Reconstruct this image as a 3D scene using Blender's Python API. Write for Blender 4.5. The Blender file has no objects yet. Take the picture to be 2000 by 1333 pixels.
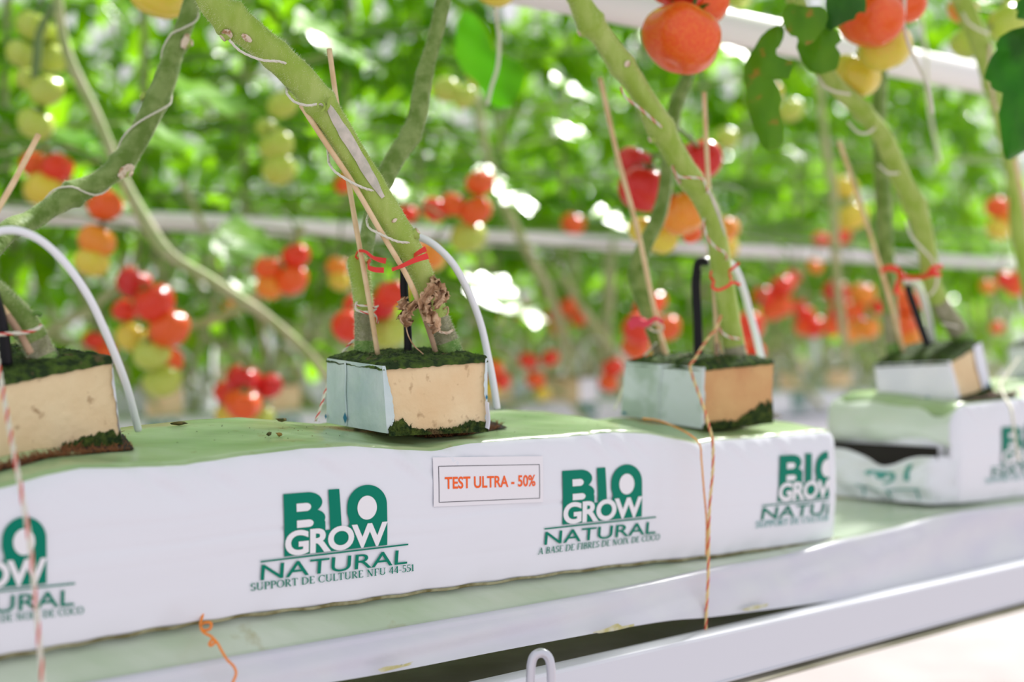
import bpy, bmesh, math, random
from mathutils import Vector, Matrix, noise
random.seed(7)
PI = math.pi

# ---------------------------------------------------------------- camera, sky, sun, exposure
sc = bpy.context.scene
COL = sc.collection
F = 2778.0            # focal length in pixels of the 2000 px frame (50 mm lens)
H = 1.25              # camera height above the greenhouse floor
cam = bpy.data.objects.new('camera', bpy.data.cameras.new('camera'))
COL.objects.link(cam)
cam.location = (0, 0, H)
cam.rotation_euler = (PI / 2, 0, 0)
cam.data.sensor_width = 36
cam.data.lens = 50.0
cam.data.clip_start = 0.05
cam.data.dof.use_dof = True
cam.data.dof.focus_distance = 1.19
cam.data.dof.aperture_fstop = 2.9
sc.camera = cam

world = bpy.data.worlds.new('World')
sc.world = world
world.use_nodes = True
wn, wl = world.node_tree.nodes, world.node_tree.links
wn.clear()
w_out = wn.new('ShaderNodeOutputWorld')
w_bg = wn.new('ShaderNodeBackground')
w_bg.inputs['Color'].default_value = (0.96, 0.955, 1.0, 1)
w_bg.inputs['Strength'].default_value = 0.80
wl.new(w_bg.outputs[0], w_out.inputs[0])

sun = bpy.data.objects.new('sun', bpy.data.lights.new('sun', 'SUN'))
COL.objects.link(sun)
sun.data.energy = 8.5
sun.data.angle = math.radians(8)
sun.data.color = (1.0, 0.97, 0.92)
sun.rotation_euler = (math.radians(-38), math.radians(28), 0)

sc.view_settings.view_transform = 'Standard'
sc.view_settings.look = 'None'
sc.view_settings.gamma = 1.0
sc.view_settings.exposure = 0.17
sc.view_settings.use_curve_mapping = False
sc.cycles.max_bounces = 7
sc.cycles.diffuse_bounces = 3
sc.cycles.glossy_bounces = 3
sc.cycles.transmission_bounces = 4
sc.cycles.transparent_max_bounces = 4

# ---------------------------------------------------------------- coordinates
# the crop rows run along DV, away from the camera to the right; NV points across the aisle
DV = Vector((0.7221, 0.6918, 0))
NV = Vector((-0.6918, 0.7221, 0))
D1 = 0.909            # distance of the near row's front face


def P(px, py, Y):
    return Vector(((px - 1000) / F * Y, Y, H - (py - 666.5) / F * Y))


def YD(px, D):
    return D / (NV.x * (px - 1000) / F + NV.y)


def R(px, py, D):
    return P(px, py, YD(px, D))


def W(s, D, z):
    v = DV * s + NV * D
    return Vector((v.x, v.y, H + z))


def SZ(px, py, D):
    p = R(px, py, D)
    return (p.dot(DV), p.z - H)


def interp(tab, x):
    if x <= tab[0][0]:
        a, b = tab[0], tab[1]
    elif x >= tab[-1][0]:
        a, b = tab[-2], tab[-1]
    else:
        for a, b in zip(tab, tab[1:]):
            if a[0] <= x <= b[0]:
                break
    t = (x - a[0]) / (b[0] - a[0])
    return a[1] + (b[1] - a[1]) * t


def sm(a, b, x):
    t = max(0, min(1, (x - a) / (b - a)))
    return t * t * (3 - 2 * t)


def catmull(pts, n):
    """n samples per span through pts (tuples of any length)"""
    out = []
    m = len(pts)
    for i in range(m - 1):
        p0, p1, p2, p3 = pts[max(i - 1, 0)], pts[i], pts[i + 1], pts[min(i + 2, m - 1)]
        for k in range(n):
            t = k / n
            out.append(tuple(0.5 * ((2 * b) + (-a + c) * t + (2 * a - 5 * b + 4 * c - d) * t * t + (-a + 3 * b - 3 * c + d) * t ** 3)
                             for a, b, c, d in zip(p0, p1, p2, p3)))
    out.append(tuple(pts[-1]))
    return out


# ---------------------------------------------------------------- materials
def mat(name, col, rough=0.5, col2=None, scale=20, detail=4, lo=0.4, hi=0.6, bump=0, bscale=60, stretch=None, spec=0.5, tcol=None, bdetail=6,
        transl=0, sheen=0, coat=0, coords='Object', col3=None, scale3=40, lo3=0.6, hi3=0.7, sss=0, metal=0, bdist=0.002):
    m = bpy.data.materials.new(name)
    m.use_nodes = True
    N, L = m.node_tree.nodes, m.node_tree.links
    b = N['Principled BSDF']
    out = N['Material Output']
    b.inputs['Base Color'].default_value = (*col, 1)
    b.inputs['Roughness'].default_value = rough
    b.inputs['Specular IOR Level'].default_value = spec
    b.inputs['Metallic'].default_value = metal
    if sheen:
        b.inputs['Sheen Weight'].default_value = sheen
        b.inputs['Sheen Roughness'].default_value = 0.4
    if coat:
        b.inputs['Coat Weight'].default_value = coat
        b.inputs['Coat Roughness'].default_value = 0.08
    if sss:
        b.inputs['Subsurface Weight'].default_value = sss
        b.inputs['Subsurface Radius'].default_value = (0.01, 0.004, 0.002)
    tc = N.new('ShaderNodeTexCoord')
    mp = N.new('ShaderNodeMapping')
    L.new(tc.outputs[coords], mp.inputs[0])
    if stretch:
        mp.inputs['Rotation'].default_value = (0, 0, stretch[3])
        mp.inputs['Scale'].default_value = stretch[:3]
    colout = None
    if col2:
        n = N.new('ShaderNodeTexNoise')
        n.inputs['Scale'].default_value = scale
        n.inputs['Detail'].default_value = detail
        L.new(mp.outputs[0], n.inputs['Vector'])
        r = N.new('ShaderNodeMapRange')
        r.inputs['From Min'].default_value = lo
        r.inputs['From Max'].default_value = hi
        L.new(n.outputs['Fac'], r.inputs['Value'])
        mx = N.new('ShaderNodeMix')
        mx.data_type = 'RGBA'
        mx.inputs['A'].default_value = (*col, 1)
        mx.inputs['B'].default_value = (*col2, 1)
        L.new(r.outputs[0], mx.inputs['Factor'])
        colout = mx.outputs['Result']
        if col3:
            n2 = N.new('ShaderNodeTexNoise')
            n2.inputs['Scale'].default_value = scale3
            n2.inputs['Detail'].default_value = 5
            L.new(tc.outputs[coords], n2.inputs['Vector'])
            r2 = N.new('ShaderNodeMapRange')
            r2.inputs['From Min'].default_value = lo3
            r2.inputs['From Max'].default_value = hi3
            L.new(n2.outputs['Fac'], r2.inputs['Value'])
            mx2 = N.new('ShaderNodeMix')
            mx2.data_type = 'RGBA'
            mx2.inputs['B'].default_value = (*col3, 1)
            L.new(colout, mx2.inputs['A'])
            L.new(r2.outputs[0], mx2.inputs['Factor'])
            colout = mx2.outputs['Result']
        L.new(colout, b.inputs['Base Color'])
    bp = None
    if bump:
        n = N.new('ShaderNodeTexNoise')
        n.inputs['Scale'].default_value = bscale
        n.inputs['Detail'].default_value = bdetail
        L.new(mp.outputs[0], n.inputs['Vector'])
        bp = N.new('ShaderNodeBump')
        bp.inputs['Strength'].default_value = bump
        bp.inputs['Distance'].default_value = bdist
        L.new(n.outputs['Fac'], bp.inputs['Height'])
        L.new(bp.outputs[0], b.inputs['Normal'])
    if transl:
        t = N.new('ShaderNodeBsdfTranslucent')
        tcx = (min(1, col[0] * 1.6 + .02), min(1, col[1] * 1.7 + .03), col[2] * 0.7)
        t.inputs['Color'].default_value = (*(tcol or tcx), 1)
        ms = N.new('ShaderNodeMixShader')
        ms.inputs[0].default_value = transl
        L.new(b.outputs[0], ms.inputs[1])
        L.new(t.outputs[0], ms.inputs[2])
        L.new(ms.outputs[0], out.inputs[0])
    return m


ROT = -math.atan2(DV.y, DV.x)
M = {}
M['film_white'] = mat('film_white', (0.79, 0.815, 0.885), 0.24, bump=0.6, bscale=5, stretch=(0.35, 2, 4, ROT), spec=0.6, bdist=0.008, bdetail=1.5)
M['film_algae_reflection'] = mat('film_algae_reflection', (0.31, 0.46, 0.22), 0.25, (0.43, 0.56, 0.33), 14, lo=.35, hi=.7, bump=0.4, bscale=14,
                      stretch=(0.5, 2, 2, ROT), col3=(0.30, 0.27, 0.10), scale3=60, lo3=.66, hi3=.8, bdist=0.004)  # algae tint plus green foliage reflection painted into the bag-top colour
M['film_pale'] = mat('film_pale', (0.62, 0.72, 0.62), 0.3, (0.7, 0.77, 0.72), 8, bump=0.3, bscale=12)
M['ledge_film'] = mat('ledge_film', (0.43, 0.54, 0.38), 0.22, (0.60, 0.67, 0.57), 6, lo=.3, hi=.7, bump=0.3, bscale=10,
                      stretch=(0.4, 3, 3, ROT), col3=(0.32, 0.27, 0.08), scale3=18, lo3=.66, hi3=.78, bdist=0.004)  # ledge green: reflected foliage put into the colour, together with algae
M['drain_film'] = mat('drain_film', (0.62, 0.62, 0.72), 0.22, (0.68, 0.70, 0.74), 6, lo=.3, hi=.7, bump=0.45, bscale=7,
                      stretch=(0.3, 3, 4, ROT), col3=(0.45, 0.40, 0.22), scale3=11, lo3=.68, hi3=.8, bdist=0.005)
M['rail'] = mat('rail', (0.70, 0.72, 0.79), 0.4, spec=.3)
M['rail_olive'] = mat('rail_olive', (0.20, 0.20, 0.13), 0.6, (0.36, 0.35, 0.27), 6)  # mottled dark olive for the channel floor and gutter bed
M['dark'] = mat('dark', (0.015, 0.012, 0.01), 0.9)
M['dark_line'] = mat('dark_line', (0.16, 0.14, 0.05), 0.9, (0.35, 0.34, 0.2), 60)
M['teal'] = mat('teal', (0.0, 0.21, 0.135), 0.5, spec=.12)
M['teal_faded'] = mat('teal_faded', (0.10, 0.36, 0.33), 0.5, spec=.15)
M['print_white'] = mat('print_white', (0.84, 0.84, 0.88), 0.35)
M['orange_print'] = mat('orange_print', (0.93, 0.15, 0.04), 0.5, spec=.1)
M['paper'] = mat('paper', (0.83, 0.82, 0.87), 0.3)
M['ink'] = mat('ink', (0.12, 0.12, 0.14), 0.5)
M['peach'] = mat('peach', (0.78, 0.55, 0.31), 0.9, (0.88, 0.73, 0.47), 16, lo=.3, hi=.7, spec=.1, bump=0.7, bscale=300,
                 col3=(0.34, 0.20, 0.10), scale3=95, lo3=.62, hi3=.80, bdist=0.001)
M['peach_dark'] = mat('peach_dark', (0.60, 0.30, 0.14), 0.9, (0.72, 0.48, 0.22), 16, lo=.3, hi=.7, spec=.1, bump=0.7, bscale=300,
                      col3=(0.42, 0.25, 0.12), scale3=160, lo3=.66, hi3=.78, bdist=0.001)
M['wrapper'] = mat('wrapper', (0.46, 0.60, 0.62), 0.18, (0.66, 0.76, 0.78), 16, lo=.35, hi=.6, bump=0.8, bscale=30, spec=.7, bdist=.004)
M['wrapper_green'] = mat('wrapper_green', (0.42, 0.53, 0.46), 0.28, (0.66, 0.74, 0.76), 13, lo=.48, hi=.56, bump=0.8, bscale=30, bdist=.004)
M['wrapper_white'] = mat('wrapper_white', (0.75, 0.77, 0.86), 0.28, (0.82, 0.83, 0.9), 20, bump=0.4, bscale=50)
M['blue_mark'] = mat('blue_mark', (0.0, 0.17, 0.32), 0.4)
M['moss'] = mat('moss', (0.012, 0.032, 0.004), 0.95, (0.07, 0.13, 0.012), 130, lo=.4, hi=.68, bump=1.0, bscale=260,
                col3=(0.12, 0.09, 0.04), scale3=70, lo3=.62, hi3=.7)
M['moss_green'] = mat('moss_green', (0.012, 0.035, 0.004), 0.95, (0.09, 0.13, 0.015), 160, lo=.4, hi=.7, bump=1.0, bscale=260, col3=(.16,.10,.04), scale3=50, lo3=.6, hi3=.7)
M['coir'] = mat('coir', (0.02, 0.009, 0.004), 0.95, (0.15, 0.055, 0.02), 260, lo=.45, hi=.65, bump=1, bscale=300)
M['coir_fibre'] = mat('coir_fibre', (0.26, 0.10, 0.035), 0.9)
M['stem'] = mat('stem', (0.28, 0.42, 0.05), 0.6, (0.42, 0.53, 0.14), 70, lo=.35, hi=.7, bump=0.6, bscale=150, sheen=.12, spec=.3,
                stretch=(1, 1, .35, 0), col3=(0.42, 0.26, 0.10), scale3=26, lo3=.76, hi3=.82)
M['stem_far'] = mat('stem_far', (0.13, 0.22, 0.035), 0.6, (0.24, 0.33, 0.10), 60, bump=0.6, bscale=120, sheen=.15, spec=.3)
M['stem_bark'] = mat('stem_bark', (0.22, 0.23, 0.12), 0.8, (0.34, 0.33, 0.22), 120, bump=0.8, bscale=200)
M['stem_base'] = mat('stem_base', (0.10, 0.24, 0.03), 0.6, (0.20, 0.34, 0.08), 120, bump=0.6, bscale=200)
M['stem_bg'] = mat('stem_bg', (0.34, 0.42, 0.16), 0.6, (0.46, 0.46, 0.26), 30)
M['scar'] = mat('scar', (0.76, 0.64, 0.50), 0.8, (0.42, 0.24, 0.12), 260, lo=.48, hi=.66, bump=0.6, bscale=200)
M['scar_grey'] = mat('scar_grey', (0.50, 0.48, 0.40), 0.7, (0.66, 0.60, 0.52), 90, bump=0.5, bscale=200)
M['hair'] = mat('hair', (0.85, 0.88, 0.78), 0.5, transl=.5)
M['stick'] = mat('stick', (0.72, 0.50, 0.27), 0.6, (0.82, 0.62, 0.38), 60, bump=0.4, bscale=160)
M['stick_damp'] = mat('stick_damp', (0.42, 0.27, 0.17), 0.6, (0.5, 0.34, 0.22), 60)
M['black'] = mat('black', (0.008, 0.008, 0.012), 0.45, spec=.25)
M['tube'] = mat('tube', (0.86, 0.88, 0.93), 0.25)
M['twine_white'] = mat('twine_white', (0.80, 0.77, 0.66), 0.8, bump=.5, bscale=900)
M['twine_yellow'] = mat('twine_yellow', (0.80, 0.60, 0.28), 0.8)
M['twine_red'] = mat('twine_red', (0.70, 0.06, 0.05), 0.8)
M['twine_orange'] = mat('twine_orange', (0.80, 0.27, 0.10), 0.8, (0.85, 0.42, 0.10), 90)
M['twine_curl'] = mat('twine_curl', (0.90, 0.26, 0.02), 0.6)
M['tie_red'] = mat('tie_red', (0.90, 0.045, 0.035), 0.35, transl=.15)
M['tie_pink'] = mat('tie_pink', (0.88, 0.06, 0.12), 0.35, transl=.15)
M['withered'] = mat('withered', (0.42, 0.24, 0.12), 0.9, (0.68, 0.46, 0.29), 120, bump=0.8, bscale=300)
M['pipe'] = mat('pipe', (0.86, 0.83, 0.86), 0.35)
M['floor'] = mat('floor', (0.29, 0.255, 0.265), 0.7, (0.34, 0.30, 0.31), 3, spec=.2)
M['post'] = mat('post', (0.72, 0.73, 0.78), 0.4)
M['hook'] = mat('hook', (0.62, 0.63, 0.70), 0.3, metal=0.6)
M['leaf'] = mat('leaf', (0.02, 0.12, 0.002), 0.24, (0.17, 0.36, 0.006), 5, lo=.38, hi=.64, transl=.48, spec=.42, tcol=(.34, .74, .006), col3=(.34, .44, .02), scale3=7, lo3=.6, hi3=.72)
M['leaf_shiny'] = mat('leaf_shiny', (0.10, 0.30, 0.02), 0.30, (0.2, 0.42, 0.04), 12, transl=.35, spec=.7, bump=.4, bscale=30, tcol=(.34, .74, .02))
M['leaf_dark'] = mat('leaf_dark', (0.03, 0.12, 0.010), 0.4, (0.05, 0.18, 0.012), 30, transl=.40, bump=.6, bscale=120, spec=.35, tcol=(.10, .42, .01))
M['leaf_old'] = mat('leaf_old', (0.09, 0.24, 0.008), 0.42, (0.16, 0.34, 0.010), 26, lo=.35, hi=.65, transl=.42, bump=.5, bscale=90, spec=.35, tcol=(.30, .62, .01),
                    col3=(0.45, 0.20, 0.03), scale3=42, lo3=.59, hi3=.66)
M['calyx'] = mat('calyx', (0.06, 0.16, 0.02), 0.6, transl=.2)
M['truss_stem'] = mat('truss_stem', (0.14, 0.22, 0.07), 0.6)
M['debris'] = mat('debris', (0.05, 0.07, 0.02), 0.9, (0.16, 0.12, 0.03), 200)
M['debris_ochre'] = mat('debris_ochre', (0.32, 0.20, 0.04), 0.9)
RIPE = {
    'dark_red': ((0.62, 0.010, 0.012), (0.72, 0.03, 0.02)),
    'red': ((0.80, 0.030, 0.012), (0.86, 0.07, 0.02)),
    'orange_red': ((0.86, 0.095, 0.015), (0.90, 0.16, 0.02)),
    'orange': ((0.88, 0.24, 0.02), (0.90, 0.36, 0.04)),
    'yellow': ((0.74, 0.64, 0.06), (0.82, 0.56, 0.08)),
    'green': ((0.46, 0.58, 0.05), (0.62, 0.68, 0.18)),
}
for k, (a, b_) in RIPE.items():
    M['tomato_' + k] = mat('tomato_' + k, a, 0.24, b_, 14, lo=.4, hi=.65, spec=.45, coat=.08, sss=.05)


# ---------------------------------------------------------------- mesh helpers
class MB:
    def __init__(self):
        self.v, self.f, self.mi = [], [], []

    def add(self, verts, faces, mi=0):
        o = len(self.v)
        self.v += [tuple(p) for p in verts]
        self.f += [tuple(i + o for i in fc) for fc in faces]
        self.mi += [mi] * len(faces)

    def grid(self, fn, nu, nv, mi=0, closeu=False, closev=False, mif=None):
        vs = [fn(i / nu, j / nv) for j in range(nv + (0 if closev else 1)) for i in range(nu + (0 if closeu else 1))]
        w = nu + (0 if closeu else 1)
        h = nv + (0 if closev else 1)
        o = len(self.v)
        self.v += [tuple(p) for p in vs]
        for j in range(nv):
            for i in range(nu):
                a = j * w + i
                b = j * w + (i + 1) % w
                c = ((j + 1) % h) * w + (i + 1) % w
                d = ((j + 1) % h) * w + i
                self.f.append((a + o, b + o, c + o, d + o))
                self.mi.append(mif((i + .5) / nu, (j + .5) / nv) if mif else mi)

    def tube(self, pts, rad, n=10, mi=0, cap=True, shape=None, mif=None):
        pts = [Vector(p) for p in pts]
        m = len(pts)
        if not hasattr(rad, '__len__'):
            rad = [rad] * m
        t0 = (pts[1] - pts[0]).normalized()
        u = t0.orthogonal().normalized()
        o = len(self.v)
        for i in range(m):
            t = (pts[min(i + 1, m - 1)] - pts[max(i - 1, 0)]).normalized()
            u = (u - t * u.dot(t)).normalized()
            w = t.cross(u)
            for k in range(n):
                a = 2 * PI * k / n
                r = rad[i] * (shape(i / (m - 1), a) if shape else 1)
                self.v.append(tuple(pts[i] + u * (math.cos(a) * r) + w * (math.sin(a) * r)))
        for i in range(m - 1):
            for k in range(n):
                self.f.append((o + i * n + k, o + i * n + (k + 1) % n, o + (i + 1) * n + (k + 1) % n, o + (i + 1) * n + k))
                self.mi.append(mif((i + .5) / (m - 1)) if mif else mi)
        if cap:
            self.f.append(tuple(o + k for k in reversed(range(n))))
            self.f.append(tuple(o + (m - 1) * n + k for k in range(n)))
            self.mi += [mif(0) if mif else mi, mif(1) if mif else mi]

    def box(self, p0, ax, ay, az, mi=0):
        p0, ax, ay, az = Vector(p0), Vector(ax), Vector(ay), Vector(az)
        vs = [p0 + ax * i + ay * j + az * k for k in (0, 1) for j in (0, 1) for i in (0, 1)]
        self.add(vs, [(0, 2, 3, 1), (4, 5, 7, 6), (0, 1, 5, 4), (2, 6, 7, 3), (0, 4, 6, 2), (1, 3, 7, 5)], mi)

    def mesh(self, name, mats, smooth=True):
        me = bpy.data.meshes.new(name)
        me.from_pydata(self.v, [], self.f)
        for m in (mats if isinstance(mats, (list, tuple)) else [mats]):
            me.materials.append(m)
        me.polygons.foreach_set('material_index', self.mi)
        me.polygons.foreach_set('use_smooth', [smooth] * len(self.f))
        me.update()
        return me

    def build(self, name, mats, parent=None, smooth=True, loc=None):
        me = self.mesh(name, mats, smooth)
        return link(name, me, parent, loc)


def link(name, me, parent=None, loc=None):
    o = bpy.data.objects.new(name, me)
    COL.objects.link(o)
    if parent is not None:
        o.parent = parent
        if loc is None:
            o.matrix_parent_inverse = parent.matrix_basis.inverted()
    if loc is not None:
        o.location = loc
    return o


def tag(o, label, cat, group=None, kind=None):
    o['label'] = label
    o['category'] = cat
    if group:
        o['group'] = group
    if kind:
        o['kind'] = kind
    return o


def thing(name, label, cat, loc, group=None, rotz=0):
    o = bpy.data.objects.new(name, None)
    COL.objects.link(o)
    o.empty_display_size = 0.02
    o.matrix_basis = Matrix.Translation(loc) @ Matrix.Rotation(rotz, 4, 'Z')
    return tag(o, label, cat, group)


def structure(o):
    o['kind'] = 'structure'
    return o


def copy_thing(src, loc, rotz=0, scale=1.0):
    r = src.copy()
    COL.objects.link(r)
    r.location = loc
    r.rotation_euler = (0, 0, rotz)
    r.scale = (scale,) * 3
    for ch in [c for c in src.children]:
        c = ch.copy()
        COL.objects.link(c)
        c.parent = r
        for g in [g for g in ch.children]:
            d = g.copy()
            COL.objects.link(d)
            d.parent = c
    return r


def trace(pts, n=8):
    """[(px, py, Y[, r])] -> smooth world points (and radii)"""
    q = catmull([tuple(p) for p in pts], n)
    w = [P(p[0], p[1], p[2]) for p in q]
    if len(pts[0]) > 3:
        return w, [p[3] for p in q]
    return w


# ---------------------------------------------------------------- the setting
mb = MB()
mb.add([(-12, -4, 0), (30, -4, 0), (30, 40, 0), (-12, 40, 0)], [(0, 1, 2, 3)])
structure(mb.build('floor', M['floor']))

# ---------------------------------------------------------------- near grow bag
TOPL = [(-200, 968), (-60, 962), (0, 958), (90, 932), (160, 917), (250, 916), (362, 911), (480, 892), (600, 878), (690, 873), (780, 880), (850, 883),
        (920, 868), (1000, 861), (1100, 855), (1200, 845), (1270, 848), (1340, 862), (1368, 868), (1400, 861), (1480, 857),
        (1560, 850), (1600, 846), (1640, 843)]
BOTL = [(-200, 1311), (0, 1283), (150, 1257), (300, 1230), (400, 1214), (500, 1199), (650, 1181), (850, 1152), (950, 1139), (1080, 1121), (1240, 1101),
        (1380, 1088), (1500, 1072), (1605, 1058), (1640, 1052)]
BW = 0.185                                       # width of a grow bag
S_TOP = [SZ(x, y, D1) for x, y in TOPL]
S_BOT = [SZ(x, y, D1) for x, y in BOTL]
S_END = SZ(1641, 900, D1)[0]
S_BEG = S_END - 1.16


def bag_z(s):
    return interp(S_BOT, s), interp(S_TOP, s)


def front_pt(s, z, off=0.0):
    zb, zt = bag_z(s)
    v = (z - zb) / (zt - zb)
    d = D1 - 0.0035 * math.sin(PI * max(0, min(1, v)))
    # edge of the bag bulges at the ends
    return W(s, d - off, z)


def top_z(s, D):
    zb, zt = bag_z(s)
    q = (D - D1) / BW
    n = noise.noise(Vector((s * 9, D * 30, 0.3))) * 0.0022 * sm(0, .15, q)
    return zt + 0.0035 + 0.0125 * sm(0.0, 0.75, q) + n


def bag_profile(s, endf, zb, zt, topf, n=0.0):
    """closed loop of (D, z) points; endf 0..1 pinches the bag at its sealed end"""
    pts = []
    NF, NC, NT = 48, 5, 16
    zc = (zb + zt) / 2 - 0.004
    for i in range(NF):
        v = i / NF * 0.93
        pts.append((D1 - 0.0035 * math.sin(PI * v), zb + (zt - zb) * v, 0))
    for i in range(NC):
        a = i / (NC - 1) * PI / 2
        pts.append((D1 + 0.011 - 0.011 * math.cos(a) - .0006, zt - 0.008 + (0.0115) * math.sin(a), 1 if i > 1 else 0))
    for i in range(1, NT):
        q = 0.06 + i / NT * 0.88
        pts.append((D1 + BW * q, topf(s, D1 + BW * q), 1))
    zk = topf(s, D1 + BW * .94)
    pts.append((D1 + BW * 0.985, zk - 0.006, 1))
    pts.append((D1 + BW, zk - 0.02, 1))
    for i in range(1, 5):
        pts.append((D1 + BW, zk - 0.02 + (zb + 0.006 - zk + 0.02) * i / 4, 0))
    pts.append((D1 + BW * .5, zb, 0))
    pts.append((D1 + 0.008, zb, 0))
    out = []
    for (d, z, m) in pts:
        if endf > 0:
            d = d + (D1 + BW * .5 - d) * 0.10 * endf
            z = z + (zc - z) * 0.16 * endf
        out.append((d, z, m))
    return out


def build_bag(name, s0, s1, topf, zfun, parent, seed=0, beg_closed=True):
    mbg = MB()
    N = int((s1 - s0) / 0.005)
    prof = None
    rows = []
    for i in range(N + 1):
        s = s0 + (s1 - s0) * i / N
        zb, zt = zfun(s)
        e = max(1 - (s1 - s) / 0.022, 0) ** 2 + max(1 - (s - s0) / 0.022, 0) ** 2
        pr = bag_profile(s, e, zb, zt, topf)
        row = []
        for k, (d, z, m) in enumerate(pr):
            fr = 1.0 if d > D1 + .012 else 0.35
            wv = noise.noise(Vector((s * 5, (k if k > 48 else k * .3) * .35, seed))) * 0.0012 * fr
            # crease fans near the top edge
            cr = noise.noise(Vector((s * 60 + z * 75, z * 9, seed + 3))) * 0.0034 * sm(-0.034, -.006, z - zt) * (1 - sm(.0, .012, z - zt))
            cr += noise.noise(Vector((s * 45 - z * 30, z * 12, seed + 8))) * 0.0016 * sm(.0, .01, zt - z) * (1 - sm(.0, .02, z - zb)) * (1 if m == 0 else 0)
            if m == 0 and d < D1 + .004:
                for zf, am in ((.40, .0012), (.52, .0010), (.66, .0007), (.22, .0006)):
                    zz = zb + (zt - zb) * (zf + .012 * noise.noise(Vector((s * 2, zf * 9, seed))))
                    cr += am * math.exp(-abs(z - zz) / .0011) * (.5 + noise.noise(Vector((s * 4, zf * 30, 1))))
            row.append(W(s, d + wv + cr, z + wv * (1 if m else .2)))
        rows.append((row, [m for _, _, m in pr]))
    K = len(rows[0][0])
    for row, _ in rows:
        mbg.v += [tuple(p) for p in row]
    for i in range(N):
        for k in range(K):
            mbg.f.append((i * K + k, (i + 1) * K + k, (i + 1) * K + (k + 1) % K, i * K + (k + 1) % K))
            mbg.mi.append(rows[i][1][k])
    # gathered sealed ends
    for end, base, dirn in ((0, 0, -1), (1, N * K, 1)):
        ring = [Vector(mbg.v[base + k]) for k in range(K)]
        c = sum(ring, Vector()) / K
        last = [base + k for k in range(K)]
        for st in (1, 2, 3):
            t = st / 3
            nr = []
            for k, p in enumerate(ring):
                q = p + (c - p) * (0.12 + 0.88 * t ** 1.3) if t < 1 else p + (c - p) * .97
                q = q + DV * dirn * (0.012 * math.sin(t * PI / 2) + 0.003 * noise.noise(Vector((k * .9, t * 3, seed))))
                nr.append(len(mbg.v))
                mbg.v.append(tuple(q))
            for k in range(K):
                a, b, c2, d2 = last[k], last[(k + 1) % K], nr[(k + 1) % K], nr[k]
                mbg.f.append((a, b, c2, d2) if dirn > 0 else (d2, c2, b, a))
                mbg.mi.append(0)
            last = nr
    return mbg.build(name, [M['film_white'], M['film_algae_reflection']], parent)


bag = thing('grow_bag', 'long white plastic grow bag with green lettering and an orange test label, nearest the camera', 'grow bag',
            W((S_BEG + S_END) / 2, D1 + BW / 2, -0.215), 'white plastic grow bags in the near row')
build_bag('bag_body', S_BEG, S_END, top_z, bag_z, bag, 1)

# dark mottled line under the front edge
mb = MB()
pts = [W(SZ(x, y, D1)[0], D1 - 0.001, SZ(x, y, D1)[1] - 0.0005 + 0.0006 * math.sin(x * .07)) for x, y in catmull(BOTL, 8) if SZ(x, y, D1)[0] < S_END]
mb.tube(pts, [0.0011 + 0.0009 * abs(noise.noise(p * 25)) for p in pts], 6)
mb.build('dark_seam', M['dark_line'], bag)


# ---------------------------------------------------------------- printing
FONT = None


def text_polys(txt, offset=0.0, space=1.0):
    cu = bpy.data.curves.new('t', 'FONT')
    cu.body = txt
    cu.offset = offset
    cu.space_character = space
    cu.fill_mode = 'FRONT'
    cu.resolution_u = 6
    ob = bpy.data.objects.new('t', cu)
    COL.objects.link(ob)
    dg = bpy.context.evaluated_depsgraph_get()
    me = bpy.data.meshes.new_from_object(ob.evaluated_get(dg))
    vs = [(v.co.x, v.co.y) for v in me.vertices]
    fs = [tuple(p.vertices) for p in me.polygons]
    bpy.data.objects.remove(ob)
    bpy.data.meshes.remove(me)
    bpy.data.curves.remove(cu)
    return vs, fs


def fit(vf, x0, y0, x1, y1):
    vs, fs = vf
    ax, bx = min(v[0] for v in vs), max(v[0] for v in vs)
    ay, by = min(v[1] for v in vs), max(v[1] for v in vs)
    return [((x - ax) / (bx - ax) * (x1 - x0) + x0, (y - ay) / (by - ay) * (y1 - y0) + y0) for x, y in vs], fs


class Flat:
    """2-D polygons in logo units"""
    def __init__(self):
        self.v, self.f = [], []

    def add(self, vf):
        o = len(self.v)
        self.v += vf[0]
        self.f += [tuple(i + o for i in f) for f in vf[1]]

    def poly(self, pts):
        self.add((list(pts), [tuple(range(len(pts)))]))

    def quad(self, a, b, w):
        (x0, y0), (x1, y1) = a, b
        dx, dy = x1 - x0, y1 - y0
        l = math.hypot(dx, dy) or 1
        nx, ny = -dy / l * w / 2, dx / l * w / 2
        self.poly([(x0 - nx, y0 - ny), (x1 - nx, y1 - ny), (x1 + nx, y1 + ny), (x0 + nx, y0 + ny)])

    def ell(self, cx, cy, rx, ry, n=40):
        self.poly([(cx + rx * math.cos(2 * PI * i / n), cy + ry * math.sin(2 * PI * i / n)) for i in range(n)])


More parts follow.
